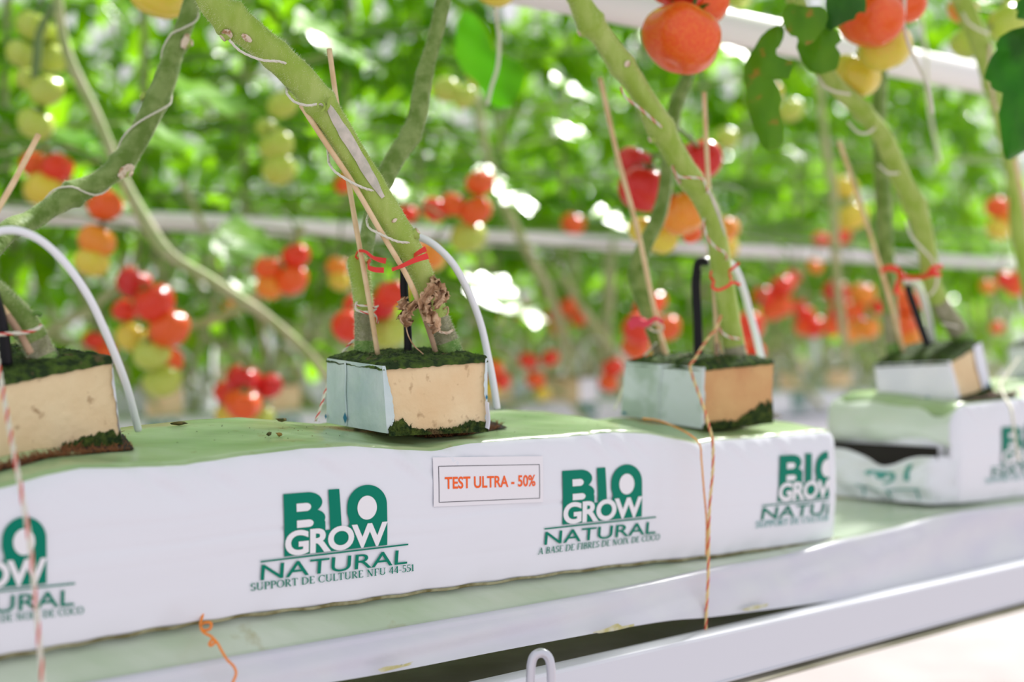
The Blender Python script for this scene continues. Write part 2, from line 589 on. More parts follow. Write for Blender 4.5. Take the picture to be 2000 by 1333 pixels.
# serif capitals as strokes: (x0,y0,x1,y1,w) straight, ('a',cx,cy,rx,ry,a0,a1) arcs with a thick-thin stress, ('s',x,y,w) serifs
TK, TN = .15, .07
GL = {
    'A': (.78, [(.08, 0, .40, 1, TN), (.40, 1, .68, 0, TK), (.2, .36, .58, .36, TN), ('s', .08, 0, .24), ('s', .68, 0, .26)]),
    'B': (.66, [(.16, 0, .16, 1, TK), ('a', .28, .75, .24, .22, -90, 90), ('a', .28, .27, .30, .25, -90, 90), (.1, .97, .3, .97, TN), (.1, .52, .3, .52, TN), (.05, .03, .3, .03, TN)]),
    'C': (.74, [('a', .42, .5, .34, .48, 42, 318), (.68, .98, .68, .74, TN)]),
    'D': (.82, [(.16, 0, .16, 1, TK), ('a', .30, .5, .42, .47, -90, 90), (.05, .97, .3, .97, TN), (.05, .03, .3, .03, TN)]),
    'E': (.62, [(.16, 0, .16, 1, TK), (.05, .97, .54, .97, TN), (.05, .03, .56, .03, TN), (.16, .52, .44, .52, TN), (.54, .99, .54, .8, TN), (.56, 0, .56, .2, TN)]),
    'F': (.58, [(.16, 0, .16, 1, TK), (.05, .97, .52, .97, TN), (.16, .5, .42, .5, TN), (.52, .99, .52, .8, TN), ('s', .16, 0, .28)]),
    'I': (.34, [(.17, 0, .17, 1, TK), ('s', .17, 0, .28), ('s', .17, 1, .28)]),
    'L': (.58, [(.16, 0, .16, 1, TK), (.05, .03, .54, .03, TN), (.53, 0, .55, .2, TN), ('s', .16, 1, .28)]),
    'N': (.84, [(.16, 0, .16, 1, TN), (.14, 1, .66, 0, TK), (.66, 0, .66, 1, TN), ('s', .16, 0, .24), ('s', .12, 1, .2), ('s', .68, 1, .24)]),
    'O': (.82, [('a', .41, .5, .34, .48, 0, 360)]),
    'P': (.62, [(.16, 0, .16, 1, TK), ('a', .28, .72, .27, .25, -90, 90), (.05, .97, .3, .97, TN), ('s', .16, 0, .28)]),
    'R': (.72, [(.16, 0, .16, 1, TK), ('a', .28, .74, .24, .23, -90, 90), (.05, .97, .3, .97, TN), (.32, .5, .64, 0, TK), ('s', .16, 0, .26)]),
    'S': (.52, [('a', .27, .74, .18, .23, 40, 250), ('a', .25, .27, .20, .25, -140, 75), (.43, .98, .43, .76, TN), (.07, .24, .07, .02, TN)]),
    'T': (.66, [(.33, 0, .33, 1, TK), (.04, .97, .62, .97, TN), (.04, .99, .04, .8, TN), (.62, .99, .62, .8, TN), ('s', .33, 0, .28)]),
    'U': (.80, [(.18, .35, .18, 1, TK), ('a', .40, .33, .25, .31, 180, 360), (.64, .33, .64, 1, TN), ('s', .18, 1, .26), ('s', .64, 1, .24)]),
    'X': (.74, [(.10, 1, .62, 0, TK), (.62, 1, .12, 0, TN), ('s', .1, 1, .22), ('s', .64, 1, .2), ('s', .1, 0, .2), ('s', .62, 0, .24)]),
    '4': (.56, [(.40, 0, .40, 1, TK), (.40, 1, .04, .30, TN), (.03, .28, .53, .28, TN)]),
    '5': (.52, [(.12, .55, .12, .97, TN), (.1, .96, .46, .96, .1), ('a', .22, .31, .24, .28, -140, 110)]),
    '1': (.40, [(.20, 0, .20, 1, TK), (.20, .98, .06, .86, TN), ('s', .2, 0, .26)]),
    '-': (.36, [(.05, .36, .31, .36, .09)]),
    ' ': (.30, []),
}


def serif_text(txt):
    fl = Flat()
    x = 0
    for ch in txt:
        adv, st = GL[ch]
        for k in st:
            if k[0] == 'a':
                _, cx, cy, rx, ry, a0, a1 = k
                n = max(6, int(abs(a1 - a0) / 15))
                inn, out = [], []
                for i in range(n + 1):
                    a = math.radians(a0 + (a1 - a0) * i / n)
                    h = (TN + (TK - TN) * abs(math.cos(a)) ** 1.5) / 2
                    ca, sa = math.cos(a), math.sin(a)
                    out.append((x + cx + (rx + h) * ca, cy + (ry + h) * sa))
                    inn.append((x + cx + (rx - h) * ca, cy + (ry - h) * sa))
                for i in range(n):
                    fl.poly([inn[i], out[i], out[i + 1], inn[i + 1]])
            elif k[0] == 's':
                fl.quad((x + k[1] - k[3] / 2, k[2] + (.03 if k[2] < .5 else -.03)), (x + k[1] + k[3] / 2, k[2] + (.03 if k[2] < .5 else -.03)), .06)
            else:
                fl.quad((x + k[0], k[1]), (x + k[2], k[3]), k[4])
        x += adv + .04
    return fl.v, fl.f


def lay(fl, basis, off, name, material, parent, surf=front_pt, cut=None, step=0.01):
    """carry the flat polygons onto the bag: basis = origin, x-axis, y-axis in (s, z) metres; finely cut so they follow the surface"""
    bm = bmesh.new()
    (os_, oz), (xs, xz), (ys, yz) = basis
    vv = [bm.verts.new((os_ + x * xs + y * ys, oz + x * xz + y * yz, 0)) for x, y in fl.v]
    for f in fl.f:
        try:
            bm.faces.new([vv[i] for i in f])
        except ValueError:
            pass
    if cut is not None:
        g = bm.verts[:] + bm.edges[:] + bm.faces[:]
        bmesh.ops.bisect_plane(bm, geom=g, plane_co=(cut, 0, 0), plane_no=(1, 0, 0), clear_outer=True)
    xsv = [v.co.x for v in bm.verts]
    ysv = [v.co.y for v in bm.verts]
    for ax, lo, hi in ((0, min(xsv), max(xsv)), (1, min(ysv), max(ysv))):
        c = math.floor(lo / step) * step
        while c < hi:
            g = bm.verts[:] + bm.edges[:] + bm.faces[:]
            bmesh.ops.bisect_plane(bm, geom=g, plane_co=(c, 0, 0) if ax == 0 else (0, c, 0), plane_no=(1, 0, 0) if ax == 0 else (0, 1, 0))
            c += step
    for v in bm.verts:
        v.co = surf(v.co.x, v.co.y, off)
    bmesh.ops.recalc_face_normals(bm, faces=bm.faces)
    me = bpy.data.meshes.new(name)
    bm.to_mesh(me)
    bm.free()
    me.materials.append(material)
    return link(name, me, parent)


def logo(parent, o, xa, ya, o2, name='bio_grow_print', line=None, linebox=None, und=None, nat=None, faded=False, cut=None, surf=front_pt, DD=D1):
    """o, xa, ya: pixels of block bottom-left, bottom-right, top-left"""
    O, X, Yv = SZ(*o, DD), SZ(*xa, DD), SZ(*ya, DD)
    basis = (O, (X[0] - O[0], X[1] - O[1]), (Yv[0] - O[0], Yv[1] - O[1]))

    def px2(p):
        s, z = SZ(*p, DD)
        ax, az = basis[1]
        bx, bz = basis[2]
        det = ax * bz - bx * az
        ds, dz = s - O[0], z - O[1]
        return ((ds * bz - bx * dz) / det, (ax * dz - ds * az) / det)
    g = Flat()
    # B
    arc = lambda cx, cy, rx, ry, a0, a1, n=14: [(cx + rx * math.cos(math.radians(a0 + (a1 - a0) * i / n)), cy + ry * math.sin(math.radians(a0 + (a1 - a0) * i / n))) for i in range(n + 1)]
    g.poly([(0, 0), (.385, 0), (.385, .50)] + arc(.25, .57, .135, .15, -20, 62) + arc(.22, .83, .14, .17, -35, 90) + [(0, 1.0)])
    g.poly([(.38, 0), (1.0, 0), (1.0, .36), (.385, .36)])
    g.poly([(.43, .36), (.542, .36), (.528, 1.015), (.422, 1.015)])
    g.poly([(.60, .36), (1.0, .36), (1.0, .70)] + arc(.80, .70, .20, .345, 0, 180, 30) + [(.598, .60), (.62, .45)])
    lay(g, basis, 0.0011, name, M['teal'], parent, surf, cut)
    w = Flat()
    w.poly([(.115, .70), (.20, .70)] + arc(.205, .765, .045, .065, -90, 90, 10) + [(.115, .83)])
    w.poly([(.115, .44), (.22, .44)] + arc(.225, .50, .045, .06, -90, 90, 10) + [(.115, .56)])
    w.ell(.795, .665, .098, .20)
    w.add(fit(text_polys('GROW', .035, .93), .005, .0, 1.0, .405))
    lay(w, basis, 0.0014, 'white_lettering', M['print_white'], parent, surf, cut)
    t = Flat()
    a, b = px2(und[0]), px2(und[1])
    t.quad(a, b, .026)
    vf = text_polys('NATURAL', .004, 1.0)
    n0, n1, n2 = px2(nat[0]), px2(nat[1]), px2(nat[2])   # baseline left, baseline right, cap left
    vs, fs = fit(vf, 0, 0, 1, 1)
    t.add(([(n0[0] + (n1[0] - n0[0]) * x + (n2[0] - n0[0]) * y, n0[1] + (n1[1] - n0[1]) * x + (n2[1] - n0[1]) * y) for x, y in vs], fs))
    lay(t, basis, 0.0012, 'natural_print', M['teal'], parent, surf, cut)
    q = Flat()
    vs, fs = fit(serif_text(line), 0, 0, 1, 1)
    n0, n1, n2 = px2(linebox[0]), px2(linebox[1]), px2(linebox[2])
    q.add(([(n0[0] + (n1[0] - n0[0]) * x + (n2[0] - n0[0]) * y, n0[1] + (n1[1] - n0[1]) * x + (n2[1] - n0[1]) * y) for x, y in vs], fs))
    lay(q, basis, 0.0012, 'small_print', M['teal_faded'] if faded else M['teal'], parent, surf, cut)


logo(bag, (549, 1087), (750, 1064), (548, 965), None, line='SUPPORT DE CULTURE NFU 44-551',
     linebox=((486, 1155), (804, 1116), (485, 1139)), und=((503, 1097), (791, 1063)), nat=((504, 1134), (790, 1101), (505, 1103)))
logo(bag, (1092, 1025), (1247, 1009), (1093, 920), None, line='A BASE DE FIBRES DE NOIX DE COCO',
     linebox=((1046, 1084), (1284, 1055), (1047, 1070)), und=((1057, 1033), (1275, 1010)), nat=((1058, 1065), (1275, 1042), (1059, 1039)))
logo(bag, (1512, 980), (1628, 970), (1519, 890), None, line='SUPPORT DE CULTURE NFU 44-551',
     linebox=((1471, 1032), (1690, 1010), (1472, 1018)), und=((1483, 988), (1690, 968)), nat=((1481, 1016), (1680, 998), (1484, 992)),
     faded=True, cut=SZ(1613, 900, D1)[0])
logo(bag, (-138, 1160), (85, 1139), (-138, 1026), None, line='A BASE DE FIBRES DE NOIX DE COCO',
     linebox=((-180, 1234), (160, 1199), (-181, 1217)), und=((-160, 1170), (141, 1139)), nat=((-160, 1212), (140, 1182), (-160, 1178)))
# test label: an orange printed paper under clear tape
q = Flat()
lb = (SZ(851, 981, D1), SZ(1047, 973, D1), SZ(853, 911, D1))
lbasis = (lb[0], (lb[1][0] - lb[0][0], lb[1][1] - lb[0][1]), (lb[2][0] - lb[0][0], lb[2][1] - lb[0][1]))
q.poly([(-.05, -.12), (1.04, -.12), (1.04, 1.25), (-.05, 1.25)])
lay(q, lbasis, 0.0010, 'label_paper', M['paper'], bag)
q = Flat()
for a, b in (((0, 0), (1, 0)), ((1, 0), (1, 1)), ((1, 1), (0, 1)), ((0, 1), (0, 0))):
    q.quad(a, b, .006 if a[0] == b[0] else .018)
lay(q, lbasis, 0.0013, 'label_frame', M['ink'], bag)
q = Flat()
q.add(fit(text_polys('TEST ULTRA - 50%', .022), .055, .36, .955, .70))
lay(q, lbasis, 0.0013, 'label_lettering', M['orange_print'], bag)

# ---------------------------------------------------------------- second bag of the near row
S2 = SZ(1862, 900, D1)[0]
T2 = [SZ(x, y, D1) for x, y in ((1862, 806), (1885, 792), (2000, 778), (2200, 757))]
B2 = [SZ(x, y, D1) for x, y in ((1855, 986), (1930, 979), (2000, 970), (2200, 948))]


def bag2_z(s):
    return interp(B2, s), interp(T2, s)


def top2_z(s, D):
    zb, zt = bag2_z(max(s, S2))
    q = (D - D1) / BW
    return zt + 0.0035 + 0.010 * sm(0, .7, q) + noise.noise(Vector((s * 9, D * 30, 4.3))) * 0.0025


bag2 = thing('grow_bag', 'white plastic grow bag at the right edge with its end folded under', 'grow bag',
             W(S2 + .45, D1 + BW / 2, -0.208), 'white plastic grow bags in the near row')
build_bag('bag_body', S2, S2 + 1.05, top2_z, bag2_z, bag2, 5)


def front2(s, z, off=0.0):
    zb, zt = bag2_z(s)
    v = (z - zb) / (zt - zb)
    return W(s, D1 - 0.0035 * math.sin(PI * max(0, min(1, v))) - off - .0004, z)


logo(bag2, (1950, 908), (2052, 896), (1952, 835), None, line='SUPPORT DE CULTURE NFU 44-551', linebox=((1920, 945), (2090, 925), (1921, 934)),
     und=((1930, 914), (2085, 897)), nat=((1932, 932), (2085, 914), (1933, 917)), faded=True, surf=front2)
# pale translucent film of the bulging end, above the folded flap
mb = MB()


def endbulge(u, v):
    # u: across the row 0 front .. 1 back, v: bottom .. top
    D = D1 + 0.004 + (BW - 0.006) * u
    z0 = -0.142
    z1 = top2_z(S2, D) - 0.002
    bul = 0.030 * math.sin(PI * min(1, v * 1.0 + .02)) ** .6 * (0.4 + .6 * math.sin(PI * (0.08 + .84 * u)))
    n = noise.noise(Vector((u * 5, v * 3, 9))) * 0.004
    return W(S2 + .012 - bul + n, D, z0 + (z1 - z0) * v)


mb.grid(endbulge, 30, 16)
mb.build('end_film', M['film_pale'], bag2)
mb = MB()


def flap(u, v):
    D = D1 - 0.002 + (BW + .035) * u
    zt = -0.140 - 0.018 * math.exp(-((u - .40) / .15) ** 2) - .006 * (1 - u)
    z0 = -0.2055
    cr = noise.noise(Vector((u * 9, v * 4, 2))) * 0.008 + 0.002 * math.sin(u * 26) * (1 - abs(v - .5) * 2)
    return W(S2 - 0.022 - 0.012 * math.sin(PI * v) * .8 + cr * .8 + .034 * (1 - sm(0, .10, u)), D, z0 + (zt - z0) * v)


mb.grid(flap, 44, 18)
fo = mb.build('folded_flap', M['film_white'], bag2)
fo['label'] = 'crumpled white folded end of the bag'
mb = MB()
mb.grid(lambda u, v: W(S2 - 0.0165 + .002 * math.sin(u * 9), D1 + .012 + (BW + .01) * u, -0.20 + .066 * v), 12, 4)
mb.build('end_hole_shade', M['dark'], bag2)  # black sheet painted as the shade in the recess behind the flap
# faint mirrored print on the flap
mb = MB()


def flap_at(u, v):
    p = Vector(flap(u, v))
    return p - DV * 0.0008


def flap_patch(u0, u1, v0, v1):
    n = 8
    mb.grid(lambda a, b: flap_at(u0 + (u1 - u0) * a, v0 + (v1 - v0) * b), n, 4)


def flap_ring(cu, cv, ru, rv, w, a0=0, a1=360):
    n = 20
    pts = []
    for i in range(n + 1):
        a = math.radians(a0 + (a1 - a0) * i / n)
        for k in (1, 1 - w):
            pts.append(flap_at(cu + ru * k * math.cos(a), cv + rv * k * math.sin(a)))
    o = len(mb.v)
    mb.add(pts, [(2 * i, 2 * i + 1, 2 * i + 3, 2 * i + 2) for i in range(n)])


flap_ring(.80, .68, .085, .22, .35, 20, 340)
mb.build('flap_emblem', M['teal_faded'], bag2)
mb = MB()
flap_ring(.80, .68, .040, .12, .6)
mb.build('flap_emblem', M['teal_faded'], bag2)
mb = MB()
flap_ring(.40, .66, .10, .20, .35, 0, 250)
flap_ring(.40, .72, .035, .10, 1)
mb.build('flap_emblem', M['teal_faded'], bag2)
mb = MB()
flap_patch(.20, .24, .5, .86)
for a in (.16, .34, .52):
    flap_patch(a, a + .012, .08, .30)
flap_patch(.14, .56, .29, .32)
mb.build('flap_lettering', M['teal_faded'], bag2)

# ---------------------------------------------------------------- film covered drain channel and gutter rail
RIDGE = [(-300, 1420), (0, 1366), (190, 1333), (450, 1286), (800, 1225), (1100, 1172), (1250, 1143), (1400, 1110), (1531, 1087), (1620, 1062), (1750, 1032), (1850, 1005), (2000, 985), (2300, 950)]
DBOT = [(-300, 1470), (300, 1385), (700, 1325), (1000, 1268), (1280, 1217), (1400, 1205), (1640, 1172), (1800, 1143), (1950, 1112), (2000, 1098), (2300, 1040)]
DR = [SZ(x, y, .885) for x, y in catmull(RIDGE, 6)]
DBm = [SZ(x, y, .872) for x, y in catmull(DBOT, 6)]
drain = thing('drain_channel', 'film covered drain channel running under the near grow bags', 'drain channel', W(.0, .95, -.26))
mb = MB()
sA, sB = -0.95, 1.9


def drn(u, v):
    s = sA + (sB - sA) * u
    zr = interp(DR, s)
    zb = interp(DBm, s)
    zc = interp(S_BOT, s) - .0015 if s < S_END else interp(S_BOT, S_END) - .0015 + (-.208 - interp(S_BOT, S_END)) * sm(S_END, S2, s)
    fold = noise.noise(Vector((s * 2.2, v * 2.5, 0))) * 0.004 + 0.0035 * math.sin((s * 9 + v * 7)) * sm(.2, .7, s)
    if v < .45:                       # ledge from beneath the bag to the ridge
        t = v / .45
        if t < .45:
            D = 1.12 + (.916 - 1.12) * t / .45
            z = zc + fold * .25 * math.sin(PI * t / .45)
        else:
            k = (t - .45) / .55
            D = .916 + (.891 - .916) * k
            z = zc + (zr - zc) * (k * k * .35 + k * .65) + fold * .15 * math.sin(PI * k)
    elif v < .55:
        t = (v - .45) / .10
        D = .891 - .010 * math.sin(t * PI / 2)
        z = zr - .005 * (1 - math.cos(t * PI / 2)) + .001 * math.sin(PI * t)
    else:
        t = (v - .55) / .45
        D = .881 - .009 * t + fold * math.sin(PI * t)
        z = zr - .005 + (zb - zr + .005) * t
    return W(s, D, z)


mb.grid(drn, 420, 60, mif=lambda u, v: 1 if v < .47 else 0)
mb.build('drain_film', [M['drain_film'], M['ledge_film']], drain)


def stain(outline, name, material, D):
    # dried deposit on the film, following its face
    n = len(outline)
    cx, cy = sum(p[0] for p in outline) / n, sum(p[1] for p in outline) / n
    mb = MB()
    vs = [R(cx, cy, D - .002)]
    for k in range(n * 4):
        a, b = outline[k // 4], outline[(k // 4 + 1) % n]
        t = (k % 4) / 4
        x, y = a[0] + (b[0] - a[0]) * t, a[1] + (b[1] - a[1]) * t
        j = 1 + .16 * noise.noise(Vector((x * .3, y * .3, 0)))
        vs.append(R(cx + (x - cx) * j, cy + (y - cy) * j, D - .002))
    m = n * 4
    mb.add(vs, [(0, 1 + i, 1 + (i + 1) % m) for i in range(m)])
    mb.build(name, material, drain)


M['deposit'] = mat('deposit', (0.50, 0.47, 0.20), 0.8, (0.62, 0.62, 0.48), 90)
stain([(738, 1309), (752, 1303), (790, 1298), (806, 1293), (802, 1300), (770, 1308), (745, 1314)], 'dried_deposit', M['deposit'], .868)
stain([(1158, 1236), (1190, 1226), (1205, 1218), (1216, 1224), (1240, 1219), (1238, 1224), (1200, 1233), (1170, 1238)], 'dried_deposit', M['deposit'], .868)
stain([(1448, 1192), (1470, 1184), (1500, 1180), (1497, 1186), (1465, 1194)], 'dried_deposit', M['deposit'], .868)
mb = MB()
mb.box(W(sA, .875, -.300), DV * (sB - sA), NV * .25, Vector((0, 0, .004)))
mb.build('channel_floor', M['rail_olive'], drain)

rail = thing('gutter_rail', 'white metal gutter rail crossing the lower right corner', 'rail', W(.5, .85, -.30))
LIP = (SZ(960, 1333 + 2, .85), SZ(2000, 1105, .85))
mb = MB()
zl = -0.2815
prof = [(.8500, -.046), (.8500, -.003), (.8512, -.0005), (.853, .0), (.8720, .0), (.8735, -.001), (.874, -.003), (.874, -.05), (.93, -.07), (.93, -.075), (.8505, -.0478)]


def rl(u, v):
    d, z = prof[int(round(v * (len(prof)))) % len(prof)]
    return W(sA + (sB + .3 - sA) * u, d, zl + z)


mb.grid(rl, 40, len(prof), closev=True)
mb.build('rail_profile', M['rail'], rail, smooth=False)
mb = MB()
mb.tube([W(sA, .8495, zl - .0475), W(sB + .3, .8495, zl - .0475)], .0012, 8)
mb.build('rolled_edge', M['rail'], rail)
mb = MB()
mb.box(W(sA, .862, -.345), DV * (sB + .3 - sA), NV * .25, Vector((0, 0, .004)))
mb.build('gutter_bed', M['rail_olive'], rail)

# wire hook standing in front of the rail
mb = MB()
hp = [(1032, 1500, 1.10), (1036, 1333, 1.10), (1038, 1298, 1.10), (1044, 1282, 1.10), (1057, 1276, 1.10), (1069, 1282, 1.10), (1075, 1298, 1.10), (1077, 1340, 1.10), (1078, 1500, 1.10)]
w = trace(hp, 6)
w = [Vector((w[0].x, w[0].y, .004))] + w + [Vector((w[-1].x, w[-1].y, .004))]
mb.tube(w, .0036, 12)
tag(mb.build('wire_hook', M['hook']), 'bent grey metal wire hook standing in front of the gutter rail', 'hook')

# ---------------------------------------------------------------- rockwool cubes
def Yfor(px_a, Ya, px_b, L):
    """depth of the point under px_b that lies L metres (horizontally) beyond the point at px_a, Ya"""
    ax = (px_a - 1000) / F * Ya
    k = (px_b - 1000) / F
    best = None
    for i in range(4000):
        Y = Ya + i * 0.00005
        d = math.hypot(k * Y - ax, Y - Ya)
        if d >= L:
            return Y
        best = Y
    return best


def lerp3(a, b, t):
    return a + (b - a) * t


def cube(label, f, l, r, fb, lb, rb, Yf, rock, wrap, marks, edge, wrap_right=.0, right_strip=.95, mossy=.12, L=.1, seam=None, peelR=None, wrapmarks=True, Lr=None):
    """f,l,r: pixels of the front, left, right top corners; fb,lb,rb below them"""
    Yl, Yr = Yfor(f[0], Yf, l[0], L), Yfor(f[0], Yf, r[0], Lr or L)
    Tf, Tl, Tr = P(*f, Yf), P(*l, Yl), P(*r, Yr)
    Bf, Bl, Br = P(*fb, Yf), P(*lb, Yl), P(*rb, Yr)
    Tb, Bb = Tl + Tr - Tf, Bl + Br - Bf
    c = (Bf + Bl + Br + Bb) / 4
    t = thing('rockwool_cube', label, 'rockwool cube', c, 'rockwool cubes on the near row')
    top = [Tl, Tf, Tr, Tb]
    bot = [Bl, Bf, Br, Bb]

    def side(i, u, v, off=0.0):
        j = (i + 1) % 4
        p = lerp3(lerp3(bot[i], bot[j], u), lerp3(top[i], top[j], u), v)
        e = top[j] - top[i]
        n = e.cross(Vector((0, 0, 1))).normalized()
        return p + n * off
    mb = MB()
    for i in range(4):
        def fn(u, v, i=i):
            p = side(i, u, v)
            e = math.exp(-(min(v, 1 - v) / .06) ** 2)
            return p + noise.noise_vector(p * 55) * .0009 + noise.noise_vector(p * 240) * .0006 - (p - c).normalized() * .0012 * e * (.5 + noise.noise(p * 120))
        mb.grid(fn, 44, 30)

    def tp(u, v):
        return lerp3(lerp3(Tl, Tf, u), lerp3(Tb, Tr, u), v) - Vector((0, 0, .001))
    mb.grid(tp, 8, 8)
    mb.grid(lambda u, v: lerp3(lerp3(Bl, Bf, u), lerp3(Bb, Br, u), 1 - v), 2, 2)
    mb.build('rockwool_block', rock, t)
    # moss carpet
    mb = MB()

    def ms(u, v):
        p = lerp3(lerp3(Tl, Tf, u), lerp3(Tb, Tr, u), v)
        e = min(u, 1 - u, v, 1 - v)
        h = .0012 + .0045 * sm(0, .12, e) + noise.noise(p * 70) * .0022 + noise.noise(p * 300) * .0016
        out = (p - (Tf + Tb) / 2) * (.034 if e < .02 else .012 * (1 - sm(0, .08, e)))
        return p + out + Vector((0, 0, h if e > .001 else -.0036 - .001 * noise.noise(p * 200)))
    mb.grid(ms, 70, 70)
    for k in range(1500):
        u, v = random.random(), random.random()
        p = ms(.02 + .96 * u, .02 + .96 * v)
        d = Vector((random.uniform(-1, 1), random.uniform(-1, 1), random.uniform(.2, 1))).normalized() * random.uniform(.0012, .003)
        q = Vector((random.uniform(-1, 1), random.uniform(-1, 1), 0)) * .0005
        mb.add([p - q, p + q, p + d], [(0, 1, 2)])
    mb.build('moss_top', M['moss'], t)
    # plastic wrapper: left face, round the corner, and a remnant at the far right edge
    mb = MB()

    n1 = (side(1, .5, .5, 1) - side(1, .5, .5, 0)) * .0012

    def wl_(u, v):
        return side(0, u, v, .0012 + noise.noise(side(0, u, v) * 35) * .0012 * math.sin(PI * u)) + n1 * sm(.9, 1, u)
    mb.grid(wl_, 40, 22)
    mb.grid(lambda u, v: side(3, u, v, .0012), 4, 4)
    mb.grid(lambda u, v: side(2, u, v, .0012), 4, 4)

    def wr(u, v):
        e = edge(v) + noise.noise(Vector((v * 14, Yf * 9, 0))) * .012
        return side(1, u * e, v, .0012 + .0008 * u) + (n1 * 0 if u > 0 else side(0, 1, v, .0012) - side(0, 1, v, 0))
    mb.grid(wr, 6, 34)
    if right_strip < 1:
        def wr2(u, v):
            e = right_strip + noise.noise(Vector((v * 9, Yf * 5, 2))) * .02 + .01 * math.sin(v * 7)
            return side(1, e + (1.004 - e) * u, v, .0012 + .001 * (1 - u))
        mb.grid(wr2, 4, 26)
    mb.build('plastic_wrapper', wrap, t)
    if seam is not None:
        mb = MB()
        mb.grid(lambda u, v: side(0, seam - .012 + .024 * u + .008 * math.sin(v * 9), .02 + .96 * v, .0022 + .001 * math.sin(PI * u)), 3, 20)
        mb.build('wrapper_seam', wrap, t)
    if marks:
        for (fi, u, v, w_, h_) in marks:
            mb = MB()
            mb.add([side(fi, u, v - h_, .0032), side(fi, u + w_, v, .0032), side(fi, u, v + h_, .0032), side(fi, u - w_, v, .0032)], [(0, 1, 2, 3)])
            mb.build('blue_marking', M['blue_mark'], t, smooth=False)
    # moss and coir collar along the bottom of the bare face
    if mossy:
        mb = MB()

        def mo(u, v):
            hgt = mossy(u) * (1 + .5 * noise.noise(Vector((u * 22, 1, Yf)))) + .05 * noise.noise(Vector((u * 70, 5, Yf)))
            vv = -.04 + (hgt + .04) * v
            return side(1, u, vv, .0012 + .0026 * (1 - v) ** .6 + noise.noise(Vector((u * 60, v * 9, 3))) * .0016)
        mb.grid(mo, 90, 8)
        for k in range(900):
            u, v = random.random(), random.random()
            p = mo(u, v)
            d = (side(1, u, .5, .01) - side(1, u, .5, 0)).normalized() * random.uniform(.5, 1) + Vector((random.uniform(-.8, .8), random.uniform(-.4, .4), random.uniform(-.4, 1)))
            d = d.normalized() * random.uniform(.001, .003)
            q = Vector((random.uniform(-1, 1), random.uniform(-1, 1), 0)) * .0005
            mb.add([p - q, p + q, p + d], [(0, 1, 2)])
        mb.build('moss_collar', M['moss_green'], t)
    return t, side, (Tf, Tl, Tr, Tb, Bf, Bl, Br, Bb)


c1, side1, C1 = cube('pale orange mossy-topped rockwool cube in sharp focus beside the test label', (748, 715), (641, 700), (950, 700),
                     (757, 847), (640, 826), (950, 838), 1.205, M['peach'], M['wrapper'],
                     [(0, .02, .10, .02, .045), (0, .36, .13, .035, .09), (1, .985, .45, .012, .04)],
                     lambda v: .015 + .05 * sm(0, .6, 1 - v), right_strip=.975, mossy=lambda u: .035 + .17 * math.exp(-((u - .10) / .10) ** 2) + .09 * sm(.62, .85, u), seam=.36)
c2, side2, C2 = cube('rockwool cube with wide green-white wrapper and orange side, with the lone black stake', (1372, 718), (1222, 707), (1510, 705),
                     (1370, 838), (1214, 812), (1506, 822), 1.51, M['peach_dark'], M['wrapper_green'],
                     [(0, .05, .06, .03, .03)], lambda v: .02 + .0 * v, right_strip=1.1,
                     mossy=lambda u: .08 + .30 * sm(.45, 1, u), seam=.48)
c0, side0, C0 = cube('rockwool cube cut off by the left edge, wide pale orange side with mossy foot', (-30, 750), (-200, 726), (216, 700),
                     (-28, 925), (-195, 890), (236, 876), 1.00, M['peach'], M['wrapper_white'],
                     [], lambda v: .02, right_strip=.99, mossy=lambda u: .11 + .10 * sm(.35, .8, u))
c3, side3, C3 = cube('rockwool cube wrapped in white film with one narrow tan side, on the bag at right', (1852, 706), (1708, 712), (1915, 668),
                     (1868, 782), (1716, 776), (1936, 764), 1.845, M['peach'], M['wrapper_white'],
                     [(0, .65, .02, .03, .07), (1, .92, .14, .05, .08)], lambda v: .03 + .06 * (1 - v), right_strip=.72, mossy=lambda u: .05 + .1 * sm(.5, 1, u))
c4, side4, C4 = cube('white wrapped rockwool cube just entering at the right edge', (2090, 668), (1970, 676), (2160, 655),
                     (2092, 748), (1974, 752), (2163, 735), 2.16, M['peach'], M['wrapper_white'],
                     [(0, .2, .2, .03, .08)], lambda v: .02, right_strip=.9, mossy=lambda u: .05)

# peeled wrapper tatter at the right bottom of cube one
mb = MB()
mb.grid(lambda u, v: side1(1, .965 + .035 * u + .01 * math.sin(v * 5), .02 + .38 * v - .04 * u, .0035 + .004 * math.sin(PI * u) + .002 * v), 5, 12)
mb.build('peeled_wrapper', M['wrapper_white'], c1)


# planting holes with coir showing
def on_top(px, py, tz=top_z, lift=.0012):
    lo, hi = D1 + .004, D1 + BW
    for _ in range(30):
        m = (lo + hi) / 2
        p = R(px, py, m)
        if p.z - H > tz(p.dot(DV), m):
            lo = m
        else:
            hi = m
    p = R(px, py, lo)
    return Vector((p.x, p.y, H + tz(p.dot(DV), lo) + lift))


